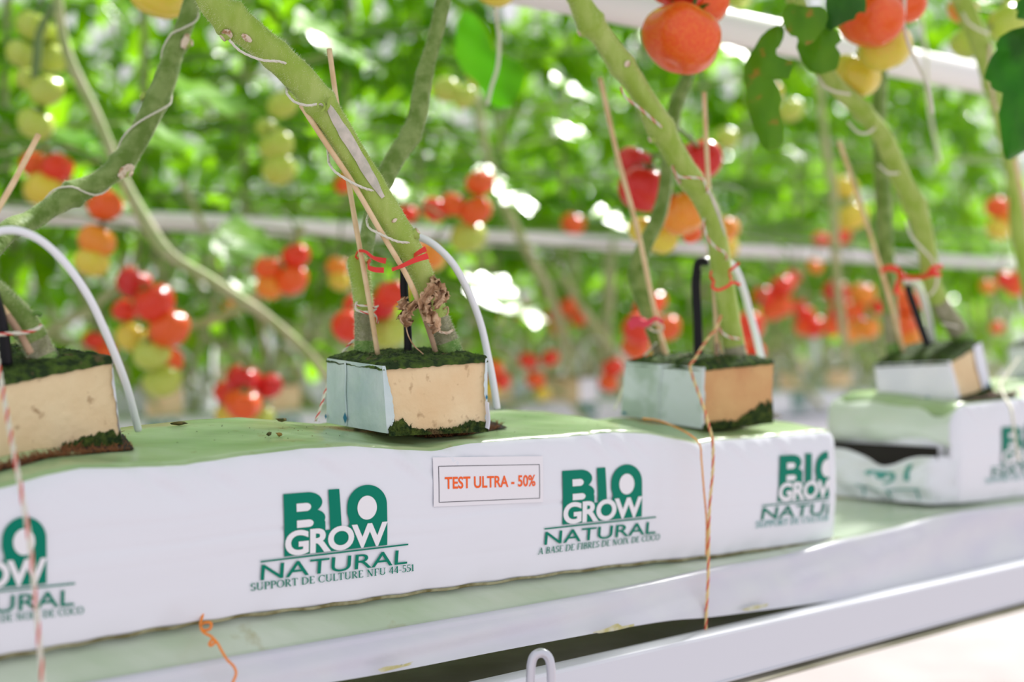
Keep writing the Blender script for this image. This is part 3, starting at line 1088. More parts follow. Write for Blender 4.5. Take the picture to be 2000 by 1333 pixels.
def hole(parent, outline, name, material, tz=top_z, fibres=0, lift=.0012, bumpy=.0012):
    n = len(outline)
    cx, cy = sum(p[0] for p in outline) / n, sum(p[1] for p in outline) / n
    mb = MB()
    rings = 7
    vs = []
    for k in range(rings + 1):
        t = k / rings
        for (x, y) in outline:
            p = on_top(cx + (x - cx) * t, cy + (y - cy) * t, tz, lift)
            p.z += bumpy * (noise.noise(p * 260) + 1.5 * noise.noise(p * 110)) * (1 if k < rings else 0)
            vs.append(p)
    fs = [(k * n + i, k * n + (i + 1) % n, (k + 1) * n + (i + 1) % n, (k + 1) * n + i) for k in range(rings) for i in range(n)]
    mb.add(vs, fs)
    mb.build(name, material, parent)
    if fibres:
        mb = MB()
        for _ in range(fibres):
            i = random.randrange(n)
            j = (i + 1) % n
            t, r = random.random(), random.random() ** .5
            x = outline[i][0] * (1 - t) + outline[j][0] * t
            y = outline[i][1] * (1 - t) + outline[j][1] * t
            p = on_top(cx + (x - cx) * r, cy + (y - cy) * r, tz, lift)
            d = Vector((random.uniform(-1, 1), random.uniform(-1, 1), random.uniform(0, .8))).normalized() * random.uniform(.002, .006)
            m_ = p + d * .5 + Vector((0, 0, random.uniform(0, .002)))
            mb.tube([p, m_, p + d + Vector((0, 0, .001))], [.0003, .00028, .00015], 4, cap=False)
        f = mb.build('coir_fibre', M['coir_fibre'], parent)
        f['kind'] = 'stuff'


hole(bag, [(812, 846), (840, 838), (880, 832), (925, 828), (950, 822), (972, 830), (990, 839), (968, 842), (945, 846), (912, 853), (880, 856), (838, 859), (808, 855)],
     'planting_hole', M['coir'], fibres=520)
hole(bag, [(952, 826), (970, 829), (992, 840), (968, 842), (950, 838)], 'hole_edge', M['dark'], lift=.0018, bumpy=0)
hole(bag, [(1376, 836), (1440, 826), (1500, 812), (1512, 806), (1530, 816), (1502, 826), (1450, 838), (1400, 844)], 'planting_hole', M['dark'], bumpy=0)
hole(bag, [(-60, 925), (60, 895), (160, 875), (236, 850), (262, 882), (200, 887), (100, 897), (20, 912), (-60, 940)], 'planting_hole', M['coir'], fibres=520)
hole(bag, [(222, 862), (240, 852), (262, 881), (240, 884), (224, 882)], 'hole_edge', M['dark'], lift=.0018, bumpy=0)
hole(bag2, [(1872, 786), (1900, 778), (1930, 765), (1965, 768), (1990, 762), (1985, 774), (1950, 780), (1900, 788)], 'planting_hole', M['coir'], tz=top2_z)

# debris on the bag
def crumb(px, py, w_, h_, material, name, label, tz=top_z):
    p = on_top(px, py, tz, .0015)
    Yc = p.y
    k = Yc / F
    mb = MB()
    n = 12
    a0 = random.random() * 6
    pts = []
    for i in range(n):
        a = 2 * PI * (i + random.uniform(-.3, .3)) / n
        r = random.uniform(.45, 1.25)
        pts.append(p + DV * (math.cos(a) * w_ * k / 2 * r) + NV * (math.sin(a) * h_ * k * 1.3 * r) + Vector((0, 0, .0012 + .0012 * math.sin(a * 3 + a0))))
    mb.add([p + Vector((0, 0, .0026))] + pts + [p - Vector((0, 0, .001))], [(0, 1 + i, 1 + (i + 1) % n) for i in range(n)] + [(n + 1, 1 + (i + 1) % n, 1 + i) for i in range(n)])
    tag(mb.build(name, material), label, 'plant debris')


crumb(350, 833, 36, 5, M['debris'], 'leaf_scrap', 'dark green shrivelled leaf scrap on the bag behind the white hose')
crumb(550, 826, 40, 5, M['debris'], 'leaf_scrap', 'flat dark leaf scrap on the bag top left of the focused cube')
crumb(545, 855, 14, 5, M['debris_ochre'], 'leaf_scrap', 'small ochre crumb on the bag top')
crumb(525, 854, 12, 3, M['debris'], 'leaf_scrap', 'tiny dark crumb beside the ochre crumb')
crumb(698, 832, 14, 5, M['stem_bark'], 'bark_chip', 'thin brown bark chip below the wrapped cube face')
crumb(790, 854, 30, 6, M['debris_ochre'], 'root_tuft', 'ochre tuft of root fibre at the cut in the bag')
crumb(1230, 812, 50, 8, M['debris'], 'leaf_scrap', 'olive dead leaf lying left of the wide wrapped cube')
mb = MB()
for _ in range(170):
    px = random.choice((random.gauss(600, 120), random.gauss(860, 130), random.uniform(250, 1600)))
    py = interp([(0, 905), (400, 865), (800, 855), (1600, 830)], px) - random.uniform(0, 34)
    try:
        p = on_top(px, py)
    except Exception:
        continue
    r = random.uniform(.0003, .0010)
    a = Vector((random.uniform(-1, 1), random.uniform(-1, 1), 0)).normalized() * r
    b = Vector((0, 0, r))
    c_ = a.cross(b).normalized() * r
    mb.add([p - a, p + a, p + c_ * .8, p - c_ * .7, p + b * .8], [(0, 2, 4), (2, 1, 4), (1, 3, 4), (3, 0, 4)])
tag(mb.build('soil_crumbs', M['debris']), 'scattered dark soil crumbs on the green tinted bag top', 'soil crumbs', kind='stuff')


# ---------------------------------------------------------------- stems, strings, sticks, hoses
def stem_obj(parent, pts, name='stem', material=None, n=10, sides=20, hairs=0, base=None, nodes=()):
    w_, r_ = trace(pts, n)
    m = len(w_)
    sd = random.random() * 50
    rr = []
    for i, r in enumerate(r_):
        t = i / (m - 1)
        for (nt, amt) in nodes:
            r = r * (1 + amt * math.exp(-((t - nt) / .012) ** 2))
        rr.append(r)

    def shape(t, a):
        return 1 + .05 * math.cos(3 * a + t * 5 + sd) + .022 * math.cos(8 * a + t * 9) + .055 * noise.noise(Vector((math.cos(a) * 1.3, math.sin(a) * 1.3, t * 24 + sd)))
    mb = MB()
    mi = (lambda t: 1 if t < base[0] else (2 if t < base[1] else 0)) if base else None
    mb.tube(w_, rr, sides, shape=shape, mif=mi)
    o = mb.build(name, [material or M['stem'], M['stem_base'], M['stem_bark']], parent)
    if hairs:
        hb = MB()
        for _ in range(hairs):
            i = random.randrange(2, m - 2)
            t = (w_[i + 1] - w_[i - 1]).normalized()
            p = w_[i].lerp(w_[i + 1], random.random())
            a = random.random() * 2 * PI
            u = t.orthogonal().normalized()
            d = u * math.cos(a) + t.cross(u) * math.sin(a)
            base_p = p + d * rr[i] * .97
            tip = base_p + (d + t * random.uniform(-.4, .4)) * random.uniform(.0012, .0034)
            q = t * .00011
            hb.add([base_p - q, base_p + q, tip], [(0, 1, 2)])
        h = hb.build('stem_hairs', M['hair'], o)
        h['kind'] = 'stuff'
    return o, w_, rr


def arc_patch(parent, w_, rr, t0, t1, a0, a1, name, material, lift=.0007, taper=True):
    """patch on the tube between t0,t1; angles measured about the stem, 0 = facing the camera, + = to the right"""
    m = len(w_)
    mb = MB()
    camv = Vector((0, 0, H))

    def fn(u, v):
        t = (t0 + (t1 - t0) * v) * (m - 1)
        i = min(int(t), m - 2)
        p = w_[i].lerp(w_[i + 1], t - i)
        r = rr[i] * 1.04
        tn = (w_[i + 1] - w_[i]).normalized()
        f_ = (camv - p)
        f_ = (f_ - tn * f_.dot(tn)).normalized()
        s_ = f_.cross(tn).normalized()
        if s_.x < 0:
            s_ = -s_
        tp_ = math.sin(PI * (.06 + .88 * v)) ** .6 if taper else 1
        mid = (a0 + a1) / 2
        a = mid + (a0 + (a1 - a0) * u - mid) * tp_ * (1 + .2 * noise.noise(Vector((v * 9, u, t0 * 30))))
        return p + (f_ * math.cos(a) + s_ * math.sin(a)) * (r + lift * math.sin(PI * min(1, max(0, .1 + .8 * u))))
    mb.grid(fn, 8, 24)
    return mb.build(name, material, parent)


def helix(w_, rr, t0, t1, turns, ph, extra=.0012, n=90, f=None):
    m = len(w_)
    out = []
    for k in range(n + 1):
        v = k / n
        t = (t0 + (t1 - t0) * v) * (m - 1)
        i = min(int(t), m - 2)
        p = w_[i].lerp(w_[i + 1], t - i)
        tn = (w_[i + 1] - w_[i]).normalized()
        f_ = Vector((0, -1, 0))
        f_ = (f_ - tn * f_.dot(tn)).normalized()
        s_ = tn.cross(f_)
        a = ph + turns * 2 * PI * v
        out.append(p + (f_ * math.cos(a) + s_ * math.sin(a)) * (rr[i] * 1.05 + extra))
    return out


def twine(pts, name, label=None, cat=None, parent=None, r=.0011, red=True, pitch=.016, mats=None):
    """two white strands and a thin red one twisted together"""
    pts = [Vector(p) for p in pts]
    # resample evenly
    L = [0]
    for a, b in zip(pts, pts[1:]):
        L.append(L[-1] + (b - a).length)
    n = max(8, int(L[-1] / .0022))
    rs = []
    j = 0
    for k in range(n + 1):
        d = L[-1] * k / n
        while j < len(L) - 2 and L[j + 1] < d:
            j += 1
        t = (d - L[j]) / max(1e-9, L[j + 1] - L[j])
        rs.append(pts[j].lerp(pts[j + 1], t))
    mb = MB()
    u = (rs[1] - rs[0]).orthogonal().normalized()
    fr = []
    for i in range(n + 1):
        t = (rs[min(i + 1, n)] - rs[max(0, i - 1)]).normalized()
        u = (u - t * u.dot(t)).normalized()
        fr.append((u.copy(), t.cross(u)))
    for k, (ph, mi, q) in enumerate(((0, 0, .62), (2.2, 0, .62), (4.3, 1 if red else 0, .56))):
        st = []
        for i in range(n + 1):
            a = ph + 2 * PI * (L[-1] * i / n) / pitch
            st.append(rs[i] + (fr[i][0] * math.cos(a) + fr[i][1] * math.sin(a)) * r * .55)
        mb.tube(st, r * q, 6, mi=mi)
    o = mb.build(name, mats or [M['twine_white'], M['twine_red']], parent)
    if label:
        tag(o, label, cat or 'twine')
    return o


def stick(pts, r, label, damp=None):
    w_ = trace(pts, 6)
    mb = MB()
    m = len(w_)
    mb.tube(w_, [r * (1 + .05 * noise.noise(p * 60)) for p in w_], 8, mif=(lambda t: 1 if t < damp else 0) if damp else None)
    return tag(mb.build('wooden_stick', [M['stick'], M['stick_damp']]), label, 'wooden stick', 'thin wooden plant sticks')


def ribbon(pts, widths, up, name, material, parent=None, thick=.0009, n=6):
    q = catmull([tuple(p) + (w_,) for p, w_ in zip(pts, widths)], n)
    mb = MB()
    m = len(q)
    up = Vector(up).normalized()
    for i in range(m):
        p = Vector(q[i][:3])
        t = (Vector(q[min(i + 1, m - 1)][:3]) - Vector(q[max(i - 1, 0)][:3])).normalized()
        uu = (up - t * up.dot(t)).normalized()
        nn = t.cross(uu)
        hw = q[i][3] / 2
        for a, b in ((-1, -1), (1, -1), (1, 1), (-1, 1)):
            mb.v.append(tuple(p + uu * a * hw + nn * b * thick / 2))
    for i in range(m - 1):
        for k in range(4):
            mb.f.append((i * 4 + k, i * 4 + (k + 1) % 4, i * 4 + 4 + (k + 1) % 4, i * 4 + 4 + k))
            mb.mi.append(0)
    mb.f += [(3, 2, 1, 0), tuple((m - 1) * 4 + k for k in range(4))]
    mb.mi += [0, 0]
    return mb.build(name, material, parent, smooth=False)


def plant(label, pos):
    return thing('tomato_plant', label, 'tomato plant', pos, 'tomato plants of the near row')


PLANTS = {}
# main focused plant
pc = plant('thick hairy tomato stem leaning up left from the focused cube, with a long pale scar', P(880, 700, 1.272))
PLANTS['C'] = pc
oC, wC, rC = stem_obj(pc, [(884, 704, 1.272, .0108), (872, 668, 1.270, .0108), (856, 625, 1.268, .0098), (838, 572, 1.262, .0098), (818, 524, 1.255, .0102), (794, 478, 1.248, .0108),
                      (762, 424, 1.24, .0118), (728, 372, 1.23, .0120), (690, 306, 1.22, .0118), (652, 244, 1.21, .0120), (626, 204, 1.205, .0128), (590, 158, 1.20, .0128),
                      (548, 116, 1.195, .0125), (504, 78, 1.19, .0126), (458, 42, 1.185, .0140), (420, 8, 1.18, .0125), (396, -40, 1.175, .0118), (350, -180, 1.16, .0115), (270, -420, 1.15, .011)],
                      hairs=8500, base=(.055, .115), nodes=((.56, .16), (.79, .20), (.29, .12), (.40, .08), (.68, .08)))
arc_patch(pc, wC, rC, .375, .548, -.05, .75, 'pale_scar', M['scar_grey'])
arc_patch(pc, wC, rC, .762, .784, -1.35, -.55, 'leaf_scar', M['scar'], lift=.001)
arc_patch(pc, wC, rC, .728, .750, -.55, -.15, 'brown_scar', M['scar'], lift=.0004)
arc_patch(pc, wC, rC, .326, .332, -.1, .35, 'leaf_scar', M['scar'], lift=.001)
def stub(parent, w_, rr, t, ang, ln=.004, rad=.0035):
    i = int(t * (len(w_) - 1))
    p, tn = w_[i], (w_[i + 1] - w_[i]).normalized()
    f_ = Vector((0, -1, 0))
    f_ = (f_ - tn * f_.dot(tn)).normalized()
    s_ = f_.cross(tn).normalized()
    if s_.x < 0:
        s_ = -s_
    d = f_ * math.cos(ang) + s_ * math.sin(ang)
    mb = MB()
    a = p + d * rr[i] * .8
    b = a + d * (ln + rr[i] * .2) + tn * .001
    mb.tube([a - tn * .002, a.lerp(b, .5), b], [rad * 1.5, rad * 1.15, rad], 10, shape=lambda t_, a_: 1 + .12 * math.sin(3 * a_) + .1 * math.sin(7 * a_), mif=lambda t_: 1 if t_ > .9 else 0)
    o = mb.build('leaf_stub', [M['stem'], M['scar']], parent)
    o['label'] = 'cut stub of an old leaf'


stub(pc, wC, rC, .775, -1.25)
stub(pc, wC, rC, .29, 1.3, .003)
# curl of side shoot by the node
mb = MB()
mb.tube([P(x, y, 1.185) for x, y in catmull([(622, 212), (620, 203), (626, 199), (633, 203), (633, 212), (627, 219)], 5)], .0009, 8)
mb.tube([P(x, y, 1.19) for x, y in ((634, 216), (641, 206), (643, 194), (647, 190))], [.0022, .0017, .0012, .0013], 8)
mb.tube([P(x, y, 1.19) for x, y in ((643, 196), (638, 191))], [.0009, .0005], 6)
mb.build('side_shoot', M['stem'], pc)
# withered leaf hanging at the stem
mb = MB()
for (pts, wd) in (
        ([(842, 540, 1.25), (852, 556, 1.243), (862, 572, 1.24), (856, 590, 1.238), (846, 602, 1.238)], .011),
        ([(858, 545, 1.246), (846, 560, 1.238), (834, 578, 1.236), (828, 596, 1.236), (836, 612, 1.236)], .012),
        ([(862, 560, 1.245), (870, 576, 1.245), (864, 592, 1.24)], .006),
        ([(838, 575, 1.24), (822, 590, 1.24), (806, 600, 1.24), (792, 612, 1.24), (776, 622, 1.24)], .007),
        ([(808, 590, 1.238), (800, 606, 1.236), (792, 624, 1.238), (805, 632, 1.238)], .009),
        ([(832, 600, 1.236), (838, 616, 1.236), (850, 634, 1.237), (852, 650, 1.24)], .010),
        ([(792, 580, 1.243), (788, 596, 1.238), (794, 610, 1.238)], .008)):
    q = catmull([tuple(P(*p)) for p in pts], 6)
    m = len(q)

    def fn(u, v, q=q, wd=wd, m=m):
        t = v * (m - 1)
        i = min(int(t), m - 2)
        a, b = Vector(q[i]), Vector(q[i + 1])
        p = a.lerp(b, t - i)
        tn = (b - a).normalized()
        s_ = Vector((0, -1, 0)).cross(tn).normalized()
        ww = wd * math.sin(PI * (.12 + .80 * v)) ** .7 * (1 + .9 * noise.noise(Vector((v * 14, wd * 900, u * 2))))
        return p + s_ * (u - .5) * ww + Vector((0, .004, 0)) * math.sin(u * 9 + v * 7) + Vector((1, 1, 1)) * noise.noise(p * 200 + Vector((u * 4, 0, 0))) * .0032
    mb.grid(fn, 8, 22)
wth = mb.build('withered_leaf', M['withered'], pc)
wth['label'] = 'crumpled brown dead leaf'
mb = MB()
mb.tube(trace([(792, 632, 1.24), (797, 655, 1.238), (808, 675, 1.24), (824, 690, 1.242), (836, 702, 1.245)], 5), .0006, 5)
mb.tube(trace([(866, 604, 1.26), (874, 600, 1.262), (875, 610, 1.262), (872, 616, 1.262)], 5), .0008, 5)
mb.build('dry_tendril', M['withered'], wth)

# twine winding up the main stem
tw = thing('plant_twine', 'white twine wound up the thick hairy stem', 'twine', P(880, 640, 1.26))
segs = [[(448, 78, 1.168), (470, 100, 1.168), (510, 117, 1.170), (545, 120, 1.178), (562, 126, 1.188)],
        [(560, 182, 1.19), (574, 198, 1.182), (600, 206, 1.180), (625, 203, 1.188), (634, 210, 1.198)],
        [(642, 318, 1.215), (655, 336, 1.205), (684, 355, 1.205), (712, 368, 1.212), (736, 374, 1.222)],
        [(716, 430, 1.235), (722, 446, 1.226), (748, 460, 1.222), (776, 472, 1.228), (800, 474, 1.238)]]
for i, sg in enumerate(segs):
    twine(trace(sg, 8), 'twine_turn', parent=tw, r=.0011, red=False)
    if i + 1 < len(segs):   # hidden back half between visible turns
        a, b = sg[-1], segs[i + 1][0]
        mid = ((a[0] + b[0]) / 2, (a[1] + b[1]) / 2, a[2] + .03)
        twine(trace([a, mid, b], 8), 'twine_turn', parent=tw, r=.0011, red=False)
twine(trace([(836, 632, 1.247), (852, 645, 1.248), (872, 651, 1.252), (884, 645, 1.262)], 8), 'twine_turn', parent=tw, r=.0013, red=False, mats=[M['scar'], M['scar']])

# left partner stem on the same cube
pd = plant('greyish stem with side node behind the focused cube, bending up right past the thick stem', P(714, 700, 1.285))
PLANTS['D'] = pd
oD, wD, rD = stem_obj(pd, [(714, 702, 1.285, .0106), (713, 672, 1.285, .0094), (712, 640, 1.285, .0085), (710, 600, 1.285, .0084), (706, 560, 1.285, .0088), (699, 520, 1.287, .0095),
                      (696, 508, 1.29, .0085)], hairs=3500, base=(.20, .46), nodes=())
oD2, wD2, rD2 = stem_obj(pd, [(702, 545, 1.29, .0045), (712, 500, 1.30, .0070), (720, 450, 1.32, .0072), (732, 400, 1.34, .0075), (752, 345, 1.36, .0090), (776, 302, 1.38, .0098),
                       (802, 264, 1.39, .0095), (816, 220, 1.40, .0092), (823, 180, 1.41, .0088), (832, 135, 1.42, .0080), (848, 80, 1.43, .0075), (862, 20, 1.44, .0078), (876, -60, 1.45, .0075), (900, -260, 1.46, .007)],
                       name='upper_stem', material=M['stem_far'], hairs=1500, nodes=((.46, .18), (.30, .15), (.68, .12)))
td = thing('plant_twine', 'white and red twine tied round the short stem on the focused cube', 'twine', P(712, 600, 1.27))
twine(trace([(693, 594, 1.275), (700, 597, 1.27), (718, 598, 1.266), (733, 601, 1.267), (738, 597, 1.275)], 6), 'twine_turn', parent=td, r=.0010)
twine(trace([(693, 596, 1.275), (696, 606, 1.268), (712, 611, 1.265), (730, 615, 1.266), (737, 622, 1.270), (737, 632, 1.272)], 6), 'twine_turn', parent=td, r=.0010)
twine(trace([(697, 590, 1.272), (694, 602, 1.27), (706, 609, 1.266), (722, 609, 1.265), (735, 604, 1.268)], 6), 'twine_turn', parent=td, r=.0010, red=False)
twine(trace([(694, 662, 1.29), (682, 674, 1.30), (668, 692, 1.31), (656, 720, 1.325), (640, 750, 1.32), (628, 790, 1.30), (617, 822, 1.285)], 6), 'twine_tail', parent=td, r=.0012)

# arching stem at the left
pb = plant('blurred green stem arching down to the left edge beside the pale hose', P(-60, 600, 1.3))
PLANTS['B'] = pb
oB, wB, rB = stem_obj(pb, [(-140, 700, 1.20, .011), (-70, 560, 1.25, .0105), (10, 458, 1.30, .0100), (60, 432, 1.33, .0098), (105, 402, 1.35, .0100), (145, 378, 1.36, .0120), (190, 356, 1.37, .0100), (235, 322, 1.38, .0112), (268, 272, 1.39, .0108),
                      (296, 215, 1.40, .0112), (320, 160, 1.41, .0112), (336, 112, 1.42, .0098), (352, 70, 1.43, .0090), (368, 25, 1.44, .0088), (384, -40, 1.45, .0088), (410, -220, 1.46, .0085)],
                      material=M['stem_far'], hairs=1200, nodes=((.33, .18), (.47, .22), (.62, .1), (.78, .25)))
arc_patch(pb, wB, rB, .44, .475, .2, 1.2, 'leaf_scar', M['scar'], lift=.003)
arc_patch(pb, wB, rB, .755, .80, .2, 1.1, 'leaf_scar', M['scar'], lift=.003)
stub(pb, wB, rB, .46, 1.2)
stub(pb, wB, rB, .78, 1.3)
stub(pb, wB, rB, .62, -1.3, .003)
tb = thing('plant_twine', 'thin pale twine winding along the blurred arching stem', 'twine', P(200, 330, 1.36))
twine(helix(wB, rB, .14, .95, 3.5, 1.0, .001, 160), 'twine_turn', parent=tb, r=.0009, red=False)

# stem on the left cube
pa = plant('short hairy stem base leaning left out of the mossy cube at the left edge', P(84, 712, 1.06))
PLANTS['A'] = pa
oA, wA, rA = stem_obj(pa, [(92, 716, 1.06, .0108), (80, 692, 1.06, .0098), (62, 655, 1.055, .0102), (38, 625, 1.05, .0108), (8, 596, 1.045, .0112), (-40, 552, 1.04, .011), (-120, 480, 1.03, .011), (-220, 380, 1.03, .011)],
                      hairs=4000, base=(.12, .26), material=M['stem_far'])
mb = MB()
mb.tube(trace([(60, 622, 1.05), (68, 613, 1.048), (74, 612, 1.048), (80, 616, 1.048)], 4), [.0018] * 13, 8)
mb.build('side_shoot', M['stem_base'], pa)
ta = thing('plant_twine', 'red-striped white twine crossing the left cube and hanging over the bag', 'twine', P(0, 660, 1.0))
twine(trace([(81, 636, 1.035), (70, 644, 1.030), (48, 650, 1.025), (20, 652, 1.02), (0, 654, 1.015), (-18, 660, 1.01)], 6), 'twine_turn', parent=ta, r=.0013)
twine(trace([(-14, 650, .985), (0, 730, .955), (12, 800, .93), (30, 900, .895), (45, 980, .885), (58, 1060, .88), (68, 1160, .878), (76, 1250, .875), (84, 1340, .87), (96, 1480, .87)], 8), 'twine_tail', parent=ta, r=.00145, pitch=.022)

# second cube plants
pe = plant('smooth pale green stem rising up left from the second cube, pink-striped twine on it', P(1437, 700, 1.575))
PLANTS['E'] = pe
oE, wE, rE = stem_obj(pe, [(1440, 704, 1.575, .0120), (1432, 670, 1.572, .0116), (1424, 620, 1.565, .0112), (1416, 570, 1.56, .0112), (1408, 520, 1.55, .0112), (1402, 470, 1.54, .0110), (1390, 425, 1.53, .0110), (1372, 385, 1.52, .0118), (1348, 348, 1.505, .0125), (1318, 300, 1.49, .0122),
                      (1288, 245, 1.475, .0135), (1262, 200, 1.46, .0112), (1236, 158, 1.45, .0115), (1210, 122, 1.44, .0128), (1180, 78, 1.43, .0112), (1152, 42, 1.42, .0132), (1130, 0, 1.41, .0108), (1108, -50, 1.40, .0108), (1060, -260, 1.39, .0105)],
                      hairs=5500, base=(.0, .05), nodes=((.44, .12), (.55, .13), (.71, .1), (.83, .16)))
arc_patch(pe, wE, rE, .712, .724, .15, .65, 'leaf_scar', M['scar'], lift=.0015)
arc_patch(pe, wE, rE, .452, .47, -1.4, -.8, 'leaf_scar', M['scar'], lift=.0015)
arc_patch(pe, wE, rE, .29, .42, .6, 1.0, 'pale_scar', M['scar_grey'])
stub(pe, wE, rE, .545, -1.3, .003)
stub(pe, wE, rE, .83, -1.3, .002)
te = thing('plant_twine', 'red flecked white twine spiralling on the pale stem of the second cube', 'twine', P(1400, 500, 1.5))
segs = [[(1212, 170, 1.445), (1222, 190, 1.440), (1250, 212, 1.445), (1280, 238, 1.455), (1308, 262, 1.47)],
        [(1314, 330, 1.485), (1326, 345, 1.48), (1350, 347, 1.482), (1372, 350, 1.49), (1382, 372, 1.50)],
        [(1374, 435, 1.52), (1382, 465, 1.515), (1400, 485, 1.518), (1416, 494, 1.525), (1420, 508, 1.535)]]
for i, sg in enumerate(segs):
    twine(trace(sg, 8), 'twine_turn', parent=te, r=.0012)
    if i + 1 < len(segs):
        a, b = sg[-1], segs[i + 1][0]
        twine(trace([a, ((a[0] + b[0]) / 2, (a[1] + b[1]) / 2, a[2] + .03), b], 8), 'twine_turn', parent=te, r=.0012)
twine(trace([(1404, 640, 1.545), (1412, 652, 1.542), (1428, 660, 1.545), (1445, 662, 1.556)], 6), 'twine_turn', parent=te, r=.0013)
twine(trace([(1408, 616, 1.545), (1400, 640, 1.54), (1380, 665, 1.53), (1358, 700, 1.50), (1348, 716, 1.49), (1356, 745, 1.475), (1372, 790, 1.445), (1384, 830, 1.42), (1392, 865, 1.402), (1392, 920, 1.395), (1386, 990, 1.392), (1384, 1060, 1.39), (1383, 1130, 1.388), (1380, 1190, 1.387), (1378, 1238, 1.387)], 8),
      'twine_tail', parent=te, r=.0014, pitch=.020, mats=[M['twine_yellow'], M['twine_red']]).__setitem__('label', 'red and yellow twine tail tied down over the bag')

pf = plant('darker slim stem with a node at the left of the second cube', P(1288, 700, 1.60))
PLANTS['F'] = pf
oF, wF, rF = stem_obj(pf, [(1294, 702, 1.60, .0085), (1284, 670, 1.60, .0085), (1270, 630, 1.60, .0085), (1258, 590, 1.61, .0095), (1248, 548, 1.62, .0112), (1246, 520, 1.625, .0100), (1260, 480, 1.64, .0088), (1284, 430, 1.66, .0090), (1298, 380, 1.68, .0080), (1304, 320, 1.69, .0075),
                      (1312, 260, 1.70, .0080), (1318, 215, 1.71, .0090), (1330, 180, 1.72, .0078), (1345, 140, 1.73, .0075), (1360, 60, 1.74, .007), (1370, -60, 1.75, .007)],
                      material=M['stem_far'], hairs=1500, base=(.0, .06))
tf = thing('plant_twine', 'pale twine knotted at the foot of the slim stem on the second cube', 'twine', P(1275, 650, 1.58))
twine(trace([(1262, 640, 1.59), (1275, 633, 1.58), (1292, 634, 1.58), (1294, 645, 1.585), (1280, 648, 1.58), (1268, 642, 1.585)], 6), 'twine_turn', parent=tf, r=.0012, red=False)
twine(trace([(1282, 670, 1.585), (1268, 685, 1.60), (1256, 697, 1.61)], 6), 'twine_tail', parent=tf, r=.0011, red=False)
twine(trace([(1222, 745, 1.60), (1212, 770, 1.61), (1200, 800, 1.60)], 6), 'twine_tail', parent=tf, r=.0010, red=False)

# third cube plants
pg = plant('dark slim stem on the white wrapped cube at right', P(1748, 700, 1.93))
PLANTS['G'] = pg
oG, wG, rG = stem_obj(pg, [(1750, 702, 1.93, .0115), (1745, 660, 1.93, .0110), (1739, 600, 1.93, .0100), (1733, 520, 1.94, .0105), (1727, 440, 1.95, .0110), (1724, 370, 1.96, .0105), (1720, 300, 1.97, .0105), (1716, 230, 1.98, .0100), (1718, 165, 1.99, .0095), (1722, 80, 2.0, .009), (1730, -60, 2.0, .009)],
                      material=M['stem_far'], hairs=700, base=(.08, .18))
ph = plant('pale stem sloping up left from the far cube behind the hanging leaves', P(1878, 668, 1.93))
PLANTS['H'] = ph
oH, wH, rH = stem_obj(ph, [(1886, 670, 1.93, .013), (1866, 640, 1.92, .0125), (1840, 600, 1.90, .0120), (1822, 560, 1.88, .0115), (1812, 500, 1.86, .0115), (1800, 440, 1.84, .0125), (1782, 390, 1.82, .0135), (1758, 345, 1.80, .0120), (1740, 300, 1.78, .0120), (1722, 262, 1.76, .0115), (1700, 235, 1.74, .0110),
                      (1672, 205, 1.72, .0112), (1642, 178, 1.70, .0105), (1618, 150, 1.68, .0105), (1590, 100, 1.66, .0105), (1560, 20, 1.64, .0105), (1530, -80, 1.62, .0105), (1480, -300, 1.6, .010)],
                      hairs=1500, base=(.05, .14), nodes=((.34, .2), (.62, .15)))
th = thing('plant_twine', 'loose white twine coiled round the pale sloping stem at right', 'twine', P(1800, 400, 1.8))
for sg in ([(1598, 150, 1.675), (1612, 170, 1.665), (1635, 180, 1.67), (1660, 184, 1.69)],
           [(1656, 238, 1.73), (1675, 258, 1.72), (1695, 260, 1.725), (1712, 246, 1.74)],
           [(1716, 322, 1.78), (1735, 338, 1.77), (1755, 338, 1.785)],
           [(1770, 430, 1.83), (1780, 462, 1.82), (1800, 485, 1.825), (1818, 505, 1.84), (1830, 530, 1.85), (1828, 560, 1.86), (1815, 578, 1.86)],
           [(1840, 632, 1.90), (1860, 636, 1.895), (1872, 640, 1.90)]):
    twine(trace(sg, 6), 'twine_turn', parent=th, r=.0016, red=False)
pi_ = plant('stem at the far right edge running down behind the big dark leaf', P(2010, 660, 2.1))
PLANTS['I'] = pi_
oI, wI, rI = stem_obj(pi_, [(2040, 668, 2.2, .012), (2020, 600, 2.2, .012), (2002, 520, 2.2, .012), (1988, 440, 2.2, .012), (1984, 380, 2.18, .011), (1975, 320, 2.15, .011), (1962, 260, 2.1, .0115), (1948, 200, 2.05, .0125), (1935, 150, 2.0, .0135), (1920, 100, 1.95, .0135), (1900, 50, 1.92, .013), (1880, 0, 1.9, .0125), (1855, -70, 1.88, .0125), (1800, -300, 1.85, .012)],
                      hairs=600, nodes=((.6, .15),))
ti = thing('plant_twine', 'pale string ends dangling beside the far right stem', 'twine', P(1900, 60, 1.9))
twine(trace([(1880, 25, 1.88), (1892, 45, 1.875), (1912, 58, 1.88), (1930, 66, 1.89)], 6), 'twine_turn', parent=ti, r=.0016, red=False)
twine(trace([(1935, 85, 1.93), (1932, 130, 1.92), (1940, 190, 1.93), (1946, 215, 1.95)], 6), 'twine_turn', parent=ti, r=.0022, red=False, mats=[M['scar'], M['scar']])

